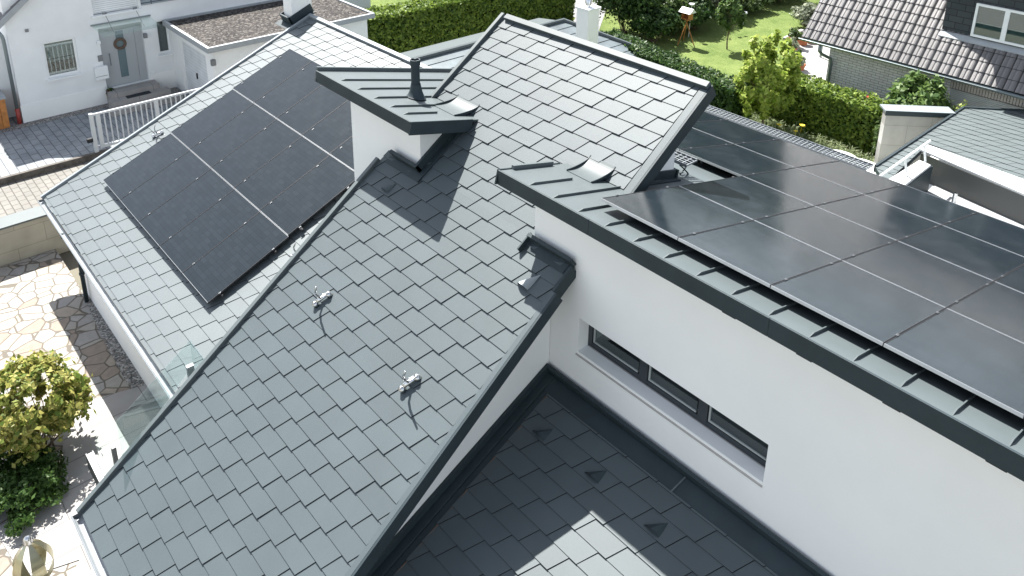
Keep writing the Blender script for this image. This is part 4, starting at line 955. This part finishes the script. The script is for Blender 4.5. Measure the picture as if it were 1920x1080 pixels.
mb.build('tiled_roof_edge', M_tan, hs)
mb = MB(); y_, z_ = rc[1] - .1, rc[2] - .02
mb.hexa([(XF + .20, y_, z_ - .16), (XF + .25, y_, z_ - .16), (XF + .25, y_ + 3.1, z_ - .16 + 2.6), (XF + .20, y_ + 3.1, z_ - .16 + 2.6)], [(XF + .20, y_, z_ + .05), (XF + .25, y_, z_ + .05), (XF + .25, y_ + 3.1, z_ + .05 + 2.6), (XF + .20, y_ + 3.1, z_ + .05 + 2.6)])
mb.build('verge_board', M_lead, hs)
dp = fx(20, 130); mb = MB(); ydp = -.62
mb.tube([(XF - .02, ydp - .12, -.75), (XF - .02, ydp - .02, -.95), (XF - .02, ydp, -1.1), (XF - .02, ydp, -3.45)], .055, 10); pp = mb.build('drainpipe', M_zinc, hs, smooth=True)
mb = MB(); mb.tube([(XF - .02, ydp, -3.45), (XF - .02, ydp, GZ)], .068, 10); mb.build('red_standpipe', M_red, hs, smooth=True)
mb = MB(); mb.box(HB, XF - .8, -3.2, -.52, GZ, -1.2); mb.build('side_extension', M_white_old, hs)
# garage with gravel roof
gx0, gx1, gy0, gy1 = XF + .003, -17.0, 4.52, 10.45; zr = -1.40
gr = thing('garage', 'flat roofed white garage with dark gravel roof beside the neighbour house', 'garage', (gx1, gy0, GZ))
mb = MB(); dx0, dx1 = -19.95, -17.62
mb.box(gx0, dx0, gy0, gy0 + .2, GZ, zr - .16); mb.box(dx1, gx1, gy0, gy0 + .2, GZ, zr - .16); mb.box(dx0, dx1, gy0, gy0 + .2, zr - .50, zr - .16)
mb.box(gx1 - .2, gx1, gy0 + .2, gy1, GZ, zr - .16); mb.box(gx0, gx1 - .2, gy1 - .2, gy1, GZ, zr - .16); mb.build('garage_wall', M_white, gr)
mb = MB(); mb.box(dx0, dx1, gy0 + .10, gy0 + .14, GZ, zr - .50); dd = mb.build('garage_door', M_shutter2 if False else brickmat('ribbed garage door', (.62, .64, .65), (.62, .64, .65), (.42, .44, .45), 40, .12, .006, axis='XZ', bump=.6, off=0), gr)
mb = MB(); mb.box(-18.85, -18.80, gy0 + .06, gy0 + .10, -3.1, -2.9); mb.build('door_knob', M_dgap, dd)
e = .22
mb = MB(); mb.box(gx0, gx1 + e, gy0 - e, gy0 - e + .10, zr - .155, zr + .03); mb.box(gx1 + e - .10, gx1 + e, gy0 - e + .10, gy1 + e, zr - .155, zr + .03); mb.box(gx0, gx1 + e - .10, gy1 + e - .10, gy1 + e, zr - .155, zr + .03)
mb.box(gx0, gx0 + .10, gy0 - e + .10, gy1 + e - .10, zr - .02, zr + .05)
mb.build('roof_edge_trim', M_lead, gr)
mb = MB(); mb.box(gx0 + .10, gx1 + e - .10, gy0 - e + .10, gy1 + e - .10, zr - .155, zr - .02); mb.build('gravel_roof', M_roofgravel, gr)
c = atx(gx1, 388, 103); mb = MB(); mb.box(gx1 - .02, gx1 + .10, gy0 - .08, gy0 + .06, -2.05, -1.85); tag(mb.build('garage_lamp', M_alu), 'small steel lamp on the garage corner', 'lamp')
# low grey post and rod beyond the garage
# sliding gate
t = thing('driveway_gate', 'light grey metal bar gate across the grey driveway', 'gate', tuple(G(183, 285)))
g0 = Vector(G(182, 285)); h_ = 1.22
L_ = 5.2; gx = g0.x
mb = MB(); mb.box(gx - .03, gx + .03, g0.y, g0.y + L_, -3.96 + h_ - .06, -3.96 + h_); mb.box(gx - .03, gx + .03, g0.y + .13, g0.y + L_, -3.90, -3.82)
mb.box(gx - .031, gx + .031, g0.y + .12, g0.y + .24, -3.9, -3.96 + h_ - .06); mb.box(gx - .031, gx + .031, g0.y + 1.85, g0.y + 1.97, -3.9, -3.96 + h_ - .06); mb.build('gate_frame', M_gate, t)
k = 0; y = g0.y + .36
while y < g0.y + L_:
    if not (1.78 < y - g0.y < 2.02):
        mb = MB(); mb.box(gx - .014, gx + .014, y - .018, y + .018, -3.9, -3.96 + h_ - .06); mb.build('gate_bar', M_gate, t)
    y += .155
mb = MB(); mb.box(gx - .05, gx + .05, g0.y - .06, g0.y + .05, GZ, -3.96 + h_ + .02); tag(mb.build('gate_post', M_gate), 'square light grey post at the left end of the bar gate', 'post')
mb = MB(); mb.box(gx - .05, gx + .06, g0.y - .22, g0.y - .07, -3.62, -3.50); tag(mb.build('gate_sensor', M_dgap), 'small black box on the left side of the gate post', 'sensor')
# flower basket, wooden box
def pot(px, py, name, label, r, h_, m, z=GZ, plant=M_laurel, pr=.3, n=260, cat='potted plant', fl=None):
    b = Vector(G(px, py, z)); t = thing(name, label, cat, tuple(b)); mb = MB(); mb.lathe(b, [(.001, 0), (r * .7, 0), (r, h_ * .9), (r * 1.08, h_ * .9), (r * 1.08, h_), (r * .9, h_), (r * .85, h_ * .85), (.001, h_ * .85)], 16); mb.build('pot', m, t)
    P, N, K = crown_pts((b.x, b.y, z + h_ + pr * .7), (pr, pr, pr * .9), n, 10, .45); leaf_mesh('foliage', P, N, .09, plant, t)
    if fl: P, N, K = crown_pts((b.x, b.y, z + h_ + pr * .9), (pr * .9, pr * .9, pr * .8), 30, 10, .4); leaf_mesh('blossoms', P, N, .07, fl, t)
    return t
pot(210, 186, 'flower_basket', 'yellow basket of purple and dark flowers on the entrance step', .14, .16, mat('yellow basket', (.40, .28, .07), .8, var=.2, vscale=20, bump=.5), z=-3.84, plant=M_hedge_d, pr=.17, n=160, fl=leafmat('purple petals', (.12, .01, .05), (.3, .03, .12)))
wb = fx(20, 215); mb = MB()
for k in range(5): mb.box(XF - .3, XF + .02, -1.95 + k * .17, -1.80 + k * .17, GZ, -2.95)
tb = thing('wooden_bin_box', 'orange stained wooden slat bin box at the left edge', 'storage box', (XF, -1.3, GZ))
for k in range(6):
    mb = MB(); mb.box(XF + .10, XF + .13, -2.05 + k * .19, -1.88 + k * .19, GZ + .05, -2.98); mb.build('slat', M_wood, tb)
mb = MB(); mb.box(XF - .8, XF + .16, -2.1, -.88, -2.975, -2.93); mb.build('metal_lid', M_lead, tb)
mb = MB(); mb.box(XF - .75, XF + .098, -2.05, -.93, GZ, -2.98); mb.build('carcass', M_wood, tb)
# ================================================================ BRICK HOUSE (right)
YB = 20.6; bh = thing('brick_house', 'pale brick house with tan tiled roof at the upper right', 'house', (-3.9, YB, GZ))
bx0 = -3.93; zt_ = -1.15
gd = (aty(YB, 1781, 163)[0], 4.4); gzt = -1.76
mb = MB(); mb.box(bx0, gd[0], YB, YB + .3, GZ, zt_); mb.box(gd[1], 9, YB, YB + .3, GZ, zt_); build_each(mb, 'brick_wall', M_brick, bh)
mb = MB(); mb.box(gd[0] + .002, gd[1] - .002, YB + .001, YB + .3, gzt, gzt + .27); mb.box(gd[0] + .002, gd[1] - .002, YB + .03, YB + .3, gzt + .27, zt_); mb.build('brick_lintel', M_brickv, bh)
mb = MB(); mb.box(bx0 + .001, bx0 + .3, YB + .301, YB + 9, GZ, zt_ - .1); mb.build('gable_brick_wall', M_bricky, bh)
mb = MB(); mb.box(gd[0], gd[1], YB + .12, YB + .16, GZ, gzt); mb.build('garage_shutter', M_shutter, bh)
e0 = aty(YB - .5, 1503, 69); ex, ey, ez = e0
v1 = atx(ex, 1538, 0); PB = math.atan2(v1[2] - ez, v1[1] - ey)
TBW, TBL = .30, .345
def tiled_slope(nx, ny, x0, y0, z0, ph, m, name, parent, w=TBW, l=TBL, ms=8):
    mb = MB(); c_, s_ = math.cos(ph), math.sin(ph); mr = np.random.default_rng(5)
    for j in range(ny):
        for i in range(nx):
            xa = x0 + i * w; vb = j * l; dj = mr.normal(0, .002)
            prof = [(0, .0), (.08, .022), (.22, .040), (.38, .042), (.47, .028), (.54, .030), (.64, .042), (.80, .040), (.92, .022), (.99, .0)]
            top = []; 
            for (u, h) in prof:
                x_ = xa + u * w
                lo = (x_, y0 + vb * c_ - (h + .026 + dj) * s_, z0 + vb * s_ + (h + .026 + dj) * c_); hi = (x_, y0 + (vb + l + .02) * c_ - h * s_, z0 + (vb + l + .02) * s_ + h * c_); bt = (x_, y0 + vb * c_ - (h - .004) * s_, z0 + vb * s_ + (h - .004) * c_)
                top.append((lo, hi, bt))
            vs = [q for t_ in top for q in t_]; k_ = len(prof)
            b_ = len(mb.v); mb.v += vs
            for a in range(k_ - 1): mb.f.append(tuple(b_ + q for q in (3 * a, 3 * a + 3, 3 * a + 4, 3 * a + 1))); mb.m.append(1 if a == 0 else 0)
            for a in range(k_ - 1): mb.f.append(tuple(b_ + q for q in (3 * a + 2, 3 * a + 5, 3 * a + 3, 3 * a))); mb.m.append(1)  # riser and first side strip painted dark as the shadow of each step
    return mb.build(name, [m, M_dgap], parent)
tiled_slope(34, 20, ex, ey, ez, PB, M_tan, 'tiled_roof', bh)
def PBp(x, v, h): return (x, ey + v * math.cos(PB) - h * math.sin(PB), ez + v * math.sin(PB) + h * math.cos(PB))
mb = MB(); mb.hexa([PBp(ex, 0, -.2), PBp(ex + 10.2, 0, -.2), PBp(ex + 10.2, 7, -.2), PBp(ex, 7, -.2)], [PBp(ex, 0, -.004), PBp(ex + 10.2, 0, -.004), PBp(ex + 10.2, 7, -.004), PBp(ex, 7, -.004)]); mb.build('roof_deck', M_dark, bh)
mb = MB(); gutter(mb, ex - .02, ex + 10.2, ey - .09, ez - .02, .075); mb.tube([(ex - .02, ey - .165, ez - .018), (ex + 10.2, ey - .165, ez - .018)], .011, 6); mb.build('gutter', M_zinc, bh)
dpx = -4.02; mb = MB(); mb.tube([(dpx, ey - .08, ez - .09), (dpx, ey - .08, ez - .30), (dpx + .06, ey + .02, ez - .42), (dpx + .22, YB - .12, ez - .62), (dpx + .24, YB - .10, ez - .75), (dpx + .24, YB - .10, GZ)], .052, 10); mb.build('downpipe', M_zinc, bh, smooth=True)
# dormer with slates and window
s0 = None
for v in np.arange(0, 4, .02):
    p = PBp(0, v, 0); q = aty(p[1], 1765, 60)
    if q[2] <= p[2]: s0 = (q[0], p[1], p[2]); break
DX, DY, DZ = s0
mb = MB(); mb.box(DX, DX + 6, DY, DY + 4, DZ - .25, DZ + 2.4); dm = mb.build('slate_dormer', M_slate, bh)
a = aty(DY, 1834, 5); b = aty(DY, 1820, 66); c = aty(DY, 1917, 88)
wx0, wz0 = (a[0] + b[0]) / 2, b[2]; wx1 = wx0 + (aty(DY, 1910, 90)[0] - b[0]); wz1 = a[2]
mb = MB(); yy_ = DY - .05; f = .07; wx1 = wx0 + 1.75
for (xa, xb, za, zb2) in ((wx0, wx1, wz0, wz0 + f), (wx0, wx1, wz1 - f, wz1), (wx0, wx0 + f, wz0 + f, wz1 - f), (wx1 - f, wx1, wz0 + f, wz1 - f), (wx0 + .80, wx0 + .93, wz0 + f, wz1 - f)): mb.box(xa, xb, yy_ - .03, yy_ + .045, za, zb2)
dw = mb.build('dormer_window', M_offwhite, bh)
for xa, xb in ((wx0 + f, wx0 + .80), (wx0 + .93, wx1 - f)):
    mb = MB(); mb.box(xa, xb, yy_, yy_ + .01, wz0 + f, wz1 - f); mb.build('pane', M_wglass, dw)
    mb = MB(); mb.box(xa, xb, yy_ + .03, yy_ + .04, wz0 + f, wz0 + .45); mb.build('frosted_lower_panel', mat('pale green film', (.42, .50, .47), .5) if 'pale green film' not in MATS else MATS['pale green film'], dw)
    mb = MB(); mb.box(xa, xb, yy_ + .03, yy_ + .04, wz0 + .451, wz1 - f); mb.build('dark_room', M_dgap, dw)
mb = MB(); mb.box(DX - .3, DX + 6, DY - .55, DY + 4, DZ + 2.402, DZ + 2.5); mb.build('dormer_roof', M_dark, bh)
mb = MB(); mb.hexa([(DX - .02, DY - .16, DZ - .10), (DX + 6, DY - .16, DZ - .10), (DX + 6, DY - .01, DZ + .0), (DX - .02, DY - .01, DZ + .0)], [(DX - .02, DY - .16, DZ - .07), (DX + 6, DY - .16, DZ - .07), (DX + 6, DY - .005, DZ + .06), (DX - .02, DY - .005, DZ + .06)])
mb.build('dormer_apron', M_lead, bh)
# patio beside the brick house with its pots
pat = [tuple(G(*q)[:2]) for q in ((1475, 80), (1468, 84), (1480, 112), (1497, 135), (1520, 152), (1560, 175))]
sheet('patio', pat + [(bx0 + .1, YB + .2), (bx0 + .1, YB + 9), (-9.5, YB + 9)], -3.985, M_patio)
mb = MB(); pa, pb_ = G(1466, 84), G(1500, 68); mb.hexa([(pa[0], pa[1], GZ), (pa[0] + .14, pa[1], GZ), (pb_[0] + .14, pb_[1], GZ), (pb_[0], pb_[1], GZ)], [(pa[0], pa[1], GZ + .35), (pa[0] + .14, pa[1], GZ + .35), (pb_[0] + .14, pb_[1], GZ + .35), (pb_[0], pb_[1], GZ + .35)]); tag(mb.build('patio_edge_wall', M_conc), 'low wall edging the sunny patio behind the terracotta pots', 'wall')
for k, (px, py, r, h_, pr, lab) in enumerate([(1500, 131, .19, .24, .28, 'shallow terracotta bowl nearest the hedge'), (1493, 118, .16, .2, .26, 'small terracotta pot second from the hedge'), (1484, 101, .2, .3, .27, 'red terracotta pot in the middle of the row'), (1487, 88, .24, .38, .36, 'wide terracotta pot with a grey green shrub'), (1505, 84, .24, .40, .10, 'tall terracotta pot beside the eave corner'), (1517, 80, .2, .34, .10, 'terracotta pot under the roof edge')]):
    pot(px, py, 'terracotta_pot', lab + ' on the patio', r, h_, M_terra, plant=M_shrub if k % 2 else M_pale, pr=pr, n=330)
p = G(1538, 108); mb = MB(); mb.tube([(p[0], p[1], GZ), (p[0], p[1], GZ + 1.0)], .05, 8); tag(mb.build('patio_post', M_zinc), 'slim grey post on the patio beside the brick house', 'post')
# bird table
p = Vector(G(1284, 82)); t = thing('bird_table', 'orange wooden bird table on three legs at the lawn edge', 'bird table', tuple(p)); H_ = 1.45
for a in (.3, 2.4, 4.5):
    mb = MB(); d_ = Vector((math.cos(a), math.sin(a), 0)); mb.tube([p + d_ * .42, p + Vector((0, 0, H_ - .35)) - d_ * .05], .022, 6); mb.build('leg', M_wood, t)
mb = MB(); mb.box(p.x - .20, p.x + .20, p.y - .16, p.y + .16, GZ + H_ - .32, GZ + H_ - .28)
mb.box(p.x - .19, p.x + .19, p.y + .12, p.y + .15, GZ + H_ - .28, GZ + H_); mb.box(p.x - .19, p.x - .16, p.y - .15, p.y + .12, GZ + H_ - .28, GZ + H_); mb.box(p.x + .16, p.x + .19, p.y - .15, p.y + .12, GZ + H_ - .28, GZ + H_); mb.build('feeder_tray', M_wood, t)
mb = MB(); mb.prism([(p.x - .3, p.y - .24, GZ + H_), (p.x - .3, p.y + .24, GZ + H_), (p.x - .3, p.y, GZ + H_ + .2)], (.6, 0, 0)); mb.build('feeder_roof', M_offwhite, t)
p = Vector(G(1291, 69)); mb = MB(); mb.tube([p, p + Vector((.02, 0, 1.5))], .02, 6); mb.lathe(p + Vector((.02, 0, 1.5)), [(.001, -.02), (.10, 0), (.13, .06), (.001, .09)], 10); tag(mb.build('garden_pole', M_offwhite), 'thin white garden pole right of the orange bird table', 'pole')
p = Vector(G(1393, 45)); mb = MB(); mb.lathe(p, [(.09, 0), (.05, .08), (.03, .45), (.14, .52), (.17, .56), (.15, .6), (.001, .58)], 14); tag(mb.build('garden_ornament', M_offwhite), 'small white garden ornament at the shaded lawn edge', 'ornament')
# ================================================================ LOW GREY ROOF AND WHITE CHIMNEY BEHIND THE RIDGE
zr_ = -1.6; r0 = atz(zr_, 785, 114); r1 = atz(zr_, 1052, 38); xr_ = (r0[0] + r1[0]) / 2
lb = thing('low_outbuilding', 'low outbuilding with weathered grey hipped roof behind the central roof peak', 'outbuilding', (xr_ + 1.5, (r0[1] + r1[1]) / 2, GZ))
y0_, y1_ = min(r0[1], r1[1]) - .6, max(r0[1], r1[1]); run, dz = 3.6, 1.15
mb = MB(); n = 9
for k in range(n):
    t0, t1 = k / n, (k + 1) / n
    x0, x1 = xr_ + run * t0, xr_ + run * t1; z0, z1 = zr_ - dz * t0, zr_ - dz * t1
    mb.hexa([(x0, y0_, z0 - .10), (x1, y0_, z1 - .10), (x1, y1_ + 2.2 * t1, z1 - .10), (x0, y1_ + 2.2 * t0, z0 - .10)], [(x0, y0_, z0), (x1, y0_, z1 + .02), (x1, y1_ + 2.2 * t1, z1 + .02), (x0, y1_ + 2.2 * t0, z0)])
mb.build('sheet_roof', mat('weathered grey roof sheet', (.10, .125, .135), .5, var=.35, vscale=1.5), lb)
mb = MB(); mb.add([(xr_, y1_, zr_ - .004), (xr_ + run, y1_ + 2.2, zr_ - dz), (xr_ - run, y1_ + 2.2, zr_ - dz), (xr_ - run, y0_, zr_ - dz), (xr_, y0_, zr_ - .004)], [(0, 1, 2), (0, 2, 3, 4)]); mb.build('rear_slope', M_metal, lb)
mb = MB(); mb.tube([(xr_, y0_, zr_ + .03), (xr_, y1_, zr_ + .03), (xr_ + run, y1_ + 2.2, zr_ - dz + .04)], .09, 8); mb.build('ridge_cap', M_metal, lb)
mb = MB(); mb.box(xr_ - run + .3, xr_ + run - .3, y0_ + .3, y1_ + 1.9, GZ, zr_ - dz - .02); mb.build('outbuilding_wall', M_white, lb)
cb = hit(1100, 78, (.72, -.69, 0), (-9.3, 13.4, 0)); D = cb
dist = np.linalg.norm(cb - CAM); wpx = 41 * dist / FPX
cx_, cy_ = cb[0], cb[1]; zt2 = None
tz = lambda px, py: hit(px, py, (.72, -.69, 0), (-9.3, 13.4, 0))[2]
zt2 = tz(1100, 12)
t = thing('tall_white_chimney', 'tall white rendered chimney with metal cap behind the roof peak', 'chimney', (cx_, cy_, GZ)); s_ = wpx * .36
mb = MB(); mb.box(cx_ - s_, cx_ + s_, cy_ - s_, cy_ + s_, GZ, zt2 - .06); mb.build('chimney_shaft', M_white, t)
mb = MB(); mb.box(cx_ - s_ - .04, cx_ + s_ + .04, cy_ - s_ - .04, cy_ + s_ + .04, zt2 - .058, zt2); mb.build('chimney_cap', M_offwhite, t)
mb = MB(); mb.lathe((cx_, cy_, zt2), [(.10, 0), (.10, .5), (.085, .5), (.085, .02)], 16); mb.build('steel_flue', M_chrome, t, smooth=True)
# ================================================================ GARAGE WITH ROOF TERRACE (right)
zg = -1.75
gb = thing('flat_garage', 'low garage with light grey tiled roof and white terrace parapet at the right', 'garage', (3, 17, GZ))
A_ = atz(zg, 1641, 314)[:2]; B_ = atz(zg, 1806, 204)[:2]; C_ = atz(zg, 2000, 214)[:2]; D_ = atz(zg, 2000, 420)[:2]
E1 = atz(zg, 1740, 271)[:2]; E2 = atz(zg, 2000, 372)[:2]; E0 = atz(zg, 1690, 316)[:2]
PLANES['g'] = (0.001, zg)
def ccw(p): 
    a = sum(p[i][0] * p[(i + 1) % len(p)][1] - p[(i + 1) % len(p)][0] * p[i][1] for i in range(len(p))); p = [tuple(q) for q in p]; return p if a > 0 else p[::-1]
Dn = atz(zg, 1660, 345)[:2]
tile_field('tiled_garage_roof', 'g', [ccw([A_, B_, E1, Dn]), ccw([B_, C_, E2, E1])], 0, 0, .25, M_gmetal, gb, L=.42, W=.30, K=.13, hv=.012, hu=.004)
mb = MB(); slab(mb, 'g', [A_, B_, C_, E2, E1, Dn], -.12, -.013); mb.build('garage_roof_deck', M_dark, gb)
mb = MB(); bar(mb, 'g', A_, B_, .06, -.14, .05); bar(mb, 'g', B_, C_, .06, -.14, .05); mb.build('garage_roof_edge', M_dark, gb)
# walls under it (concrete slabs seen left)
cw0 = G(1650, 281); cw1 = atz(zg - .05, 1663, 207)
ctop = zg + .08
c0 = atz(ctop, 1663, 206); c1 = atz(ctop, 1787, 211)
t = thing('concrete_wall', 'pale concrete slab wall with dark metal coping in front of the laurel', 'wall', (c0[0], c0[1], GZ))
dirc = np.array([c1[0] - c0[0], c1[1] - c0[1]]); Lc = np.linalg.norm(dirc); dirc /= Lc
ang = math.atan2(dirc[1], dirc[0])
t.rotation_euler = (0, 0, ang); keep = LOC[t]; LOC[t] = Vector((0, 0, 0))
mb = MB(); mb.box(0, Lc + .05, .0, .25, 0, ctop - GZ - .05); mb.build('concrete_slabs', M_conc, t)
mb = MB(); mb.box(-.05, Lc + .05, -.06, .42, ctop - GZ - .048, ctop - GZ); mb.build('coping_top', M_coping, t)
mb = MB(); mb.box(-.052, Lc + .05, -.085, -.062, ctop - GZ - .14, ctop - GZ + .004); mb.build('coping_edge', M_dark, t)
LOC[t] = keep
mb = MB(); mb.prism([(A_[0] + .2, A_[1] + .1, GZ), (B_[0] + .1, B_[1] - .4, GZ), (C_[0], C_[1] - .4, GZ), (C_[0], A_[1], GZ)], (0, 0, zg - .15 - GZ - .55)); mb.build('garage_base', M_white, gb)
# terrace pit, parapets
def gq2(z, *p): return [tuple(atz(z, *q)) for q in p]
zp = zg + .06
mb = MB()
def cap(pts, m_, name, th=.05, z=zp):
    mb = MB(); mb.prism(gq2(z, *pts), (0, 0, -th)); return mb.build(name, m_, gb)
M_wcap = mat('white sheet parapet', (.55, .56, .56), .45)
cap([(1726, 280), (1740, 271), (2000, 365), (2000, 398)], M_wcap, 'white_parapet')
cap([(1724, 300), (1746, 309), (1690, 352), (1660, 340)], M_wcap, 'white_step')
# inner dark faces
def vwall(p0, p1, ztop, zbot, m_, name):
    a = atz(ztop, *p0); b = atz(ztop, *p1); nrm = Vector((b[1] - a[1], -(b[0] - a[0]), 0)).normalized() * .03
    mb = MB(); mb.prism([(a[0], a[1], ztop), (b[0], b[1], ztop), (b[0], b[1], zbot), (a[0], a[1], zbot)], tuple(-nrm)); return mb.build(name, m_, gb)
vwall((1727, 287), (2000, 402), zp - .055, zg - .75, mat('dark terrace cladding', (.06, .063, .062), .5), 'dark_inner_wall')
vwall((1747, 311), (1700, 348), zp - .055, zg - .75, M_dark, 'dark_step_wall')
zf = zg - .72
fl = [(1660, 380), (1739, 331), (2000, 460), (2000, 620), (1700, 620)]
mb = MB(); mb.prism(gq2(zf, *fl), (0, 0, -.05)); mb.build('terrace_floor', mat('grey terrace floor', (.24, .27, .28), .6, var=.1), gb)
mb = MB(); mb.prism(gq2(zf + .05, (1731, 365), (1756, 345), (2000, 455), (2000, 620)), (0, 0, -.045)); mb.build('terrace_decking', brickmat('white terrace boards', (.32, .33, .33), (.34, .35, .35), (.2, .21, .22), 3, .3, .008, axis='XY', bump=.3), gb)
a = atz(zf + .05, 1787, 385); mb = MB(); mb.lathe(tuple(a), [(.055, 0), (.055, .34), (.045, .34), (.045, .1)], 12); tag(mb.build('steel_post', M_chrome, smooth=False), 'short steel pipe stub standing on the white terrace boards', 'pipe')
# white railing
t = thing('terrace_railing', 'white painted railing beside the white step of the roof terrace', 'railing', tuple(atz(zp, 1733, 318)))
ztr = zp + .42; a = atz(ztr, 1744, 264); b = atz(ztr, 1630, 345)
mb = MB(); a = Vector(a); b = Vector(b); mb.tube([a, b], .03, 8); mb.build('handrail', M_offwhite, t)
for px, py in ((1735, 303), (1700, 330)):
    q = Vector(atz(zp, px, py)); d = (b - a).normalized(); k = (q - a).dot(d); top = a + d * k; mb = MB(); mb.tube([q, top], .028, 6); mb.build('railing_post', M_offwhite, t)
# ================================================================ GLASS BALUSTRADE, BALCONY EDGE, SCULPTURE
zg_ = -1.40; a = Vector(atz(zg_, 217, 792)); b = Vector(atz(zg_, 356, 637)); c = Vector(atz(zg_, 388, 678))
t = thing('glass_balustrade', 'clear glass balustrade standing on the left roof beside the central verge', 'balustrade', tuple((a + b) / 2 - Vector((0, 0, .6))))
def gpane(a, b, za, zb2, name='glass_pane'):
    n_ = Vector((b.y - a.y, a.x - b.x, 0)).normalized() * .012
    mb = MB(); mb.prism([a, b, Vector((b.x, b.y, zb2)), Vector((a.x, a.y, za))], tuple(n_)); mb.build(name, M_glass, t)
gpane(a, b, -2.10, zof('l', b.y, .03)); gpane(b + Vector((.02, 0, 0)), Vector((c.x + .1, b.y, zg_)), zof('l', b.y, .03), zof('l', b.y, .03))
q = on('l', 361, 722, .02); mb = MB(); mb.box(q[0] - .03, q[0] + .03, q[1] - .05, q[1] + .05, q[2] - .02, q[2] + .36); mb.build('post', M_zinc, t)
mb = MB(); mb.box(q[0] - .035, q[0] + .035, q[1] - .055, q[1] + .055, q[2] + .362, q[2] + .38); mb.build('post_cap', M_coping, t)
zb3 = -2.75; e0 = Vector(atz(zb3, 163, 852)); e1 = Vector(atz(zb3, 205, 925))
t2 = thing('balcony_corner', 'white edged balcony corner with glass pane below the central roof verge', 'balcony', tuple(e0 - Vector((0, 0, .3))))
mb = MB(); mb.box(e0.x, -1.9, e0.y, e0.y + .07, zb3 - .25, zb3 - .004); mb.build('white_rim', M_white, t2)
mb = MB(); mb.box(e0.x, -1.9, e0.y - .02, e0.y - .002, zb3 - .25, zb3 + .02); mb.box(e0.x, -1.9, e0.y + .072, e0.y + .09, zb3 - .25, zb3 + .02); mb.build('metal_channel', M_frame, t2)
mb = MB(); mb.box(e0.x + .06, -1.9, e0.y + .09, e0.y + 1.4, zb3 - .25, zb3 - .20); mb.build('balcony_floor', M_slab, t2)
mb = MB(); mb.box(e0.x + .45, e0.x + .53, e0.y + .25, e0.y + .31, zb3 - .2, zb3 + .34); mb.build('balcony_post', M_frame, t2)
mb = MB(); mb.box(e0.x + .12, e0.x + .13, e0.y + .12, e0.y + 1.3, zb3 - .2, zb3 + .5); mb.build('balcony_glass', M_glass, t2)
# sculpture of bent steel bands
p = Vector(G(72, 1096)); t = thing('steel_band_sculpture', 'garden sculpture of bent brushed steel bands at the bottom left corner', 'sculpture', tuple(p))
M_brass = mat('brushed brassy steel', (.42, .40, .27), .28, metal=1, var=.12, vscale=6)
for k in range(5):
    an = -1.15 + k * 1.2566; mb = MB(); pr_ = []
    for i in range(17):
        s_ = i / 16; r_ = .27 * math.sin(math.pi * min(1, s_ * .93 + .04)) ** .8; pr_.append((r_, s_ * .82))
    w_ = .34
    vs = []
    for (r_, z_) in pr_:
        for dd_ in (-w_, w_):
            rr = max(r_, .03); vs.append(p + Vector((math.cos(an + dd_) * rr, math.sin(an + dd_) * rr, z_)))
        for dd_ in (w_, -w_):
            rr = max(r_, .03) - .006; vs.append(p + Vector((math.cos(an + dd_) * rr, math.sin(an + dd_) * rr, z_)))
    fs = []
    for i in range(16):
        for j in range(4): fs.append((i * 4 + j, i * 4 + (j + 1) % 4, (i + 1) * 4 + (j + 1) % 4, (i + 1) * 4 + j))
    mb.add(vs, fs); mb.build('steel_band', M_brass, t, smooth=False)
mb = MB(); mb.lathe(p + Vector((0, 0, .80)), [(.05, 0), (.06, .03), (.045, .06), (.06, .09), (.03, .13), (.001, .14)], 12); mb.build('finial', M_chrome, t, smooth=True)

for (px, py, lab) in ((1612, 312, 'round white garden table nearest the right end of the walkway'), (1572, 296, 'round white garden table left of the other behind the walkway')):
    c = atz(-3.27, px, py); t = thing('garden_table', lab, 'table', (c[0], c[1], GZ)); mb = MB(); mb.lathe((c[0], c[1], -3.3), [(.001, 0), (.55, 0), (.56, .03), (.001, .035)], 28); mb.build('table_top', M_offwhite, t)
    mb = MB(); mb.lathe((c[0], c[1], GZ), [(.25, 0), (.04, .05), (.04, .7)], 12); mb.build('pedestal', M_offwhite, t)
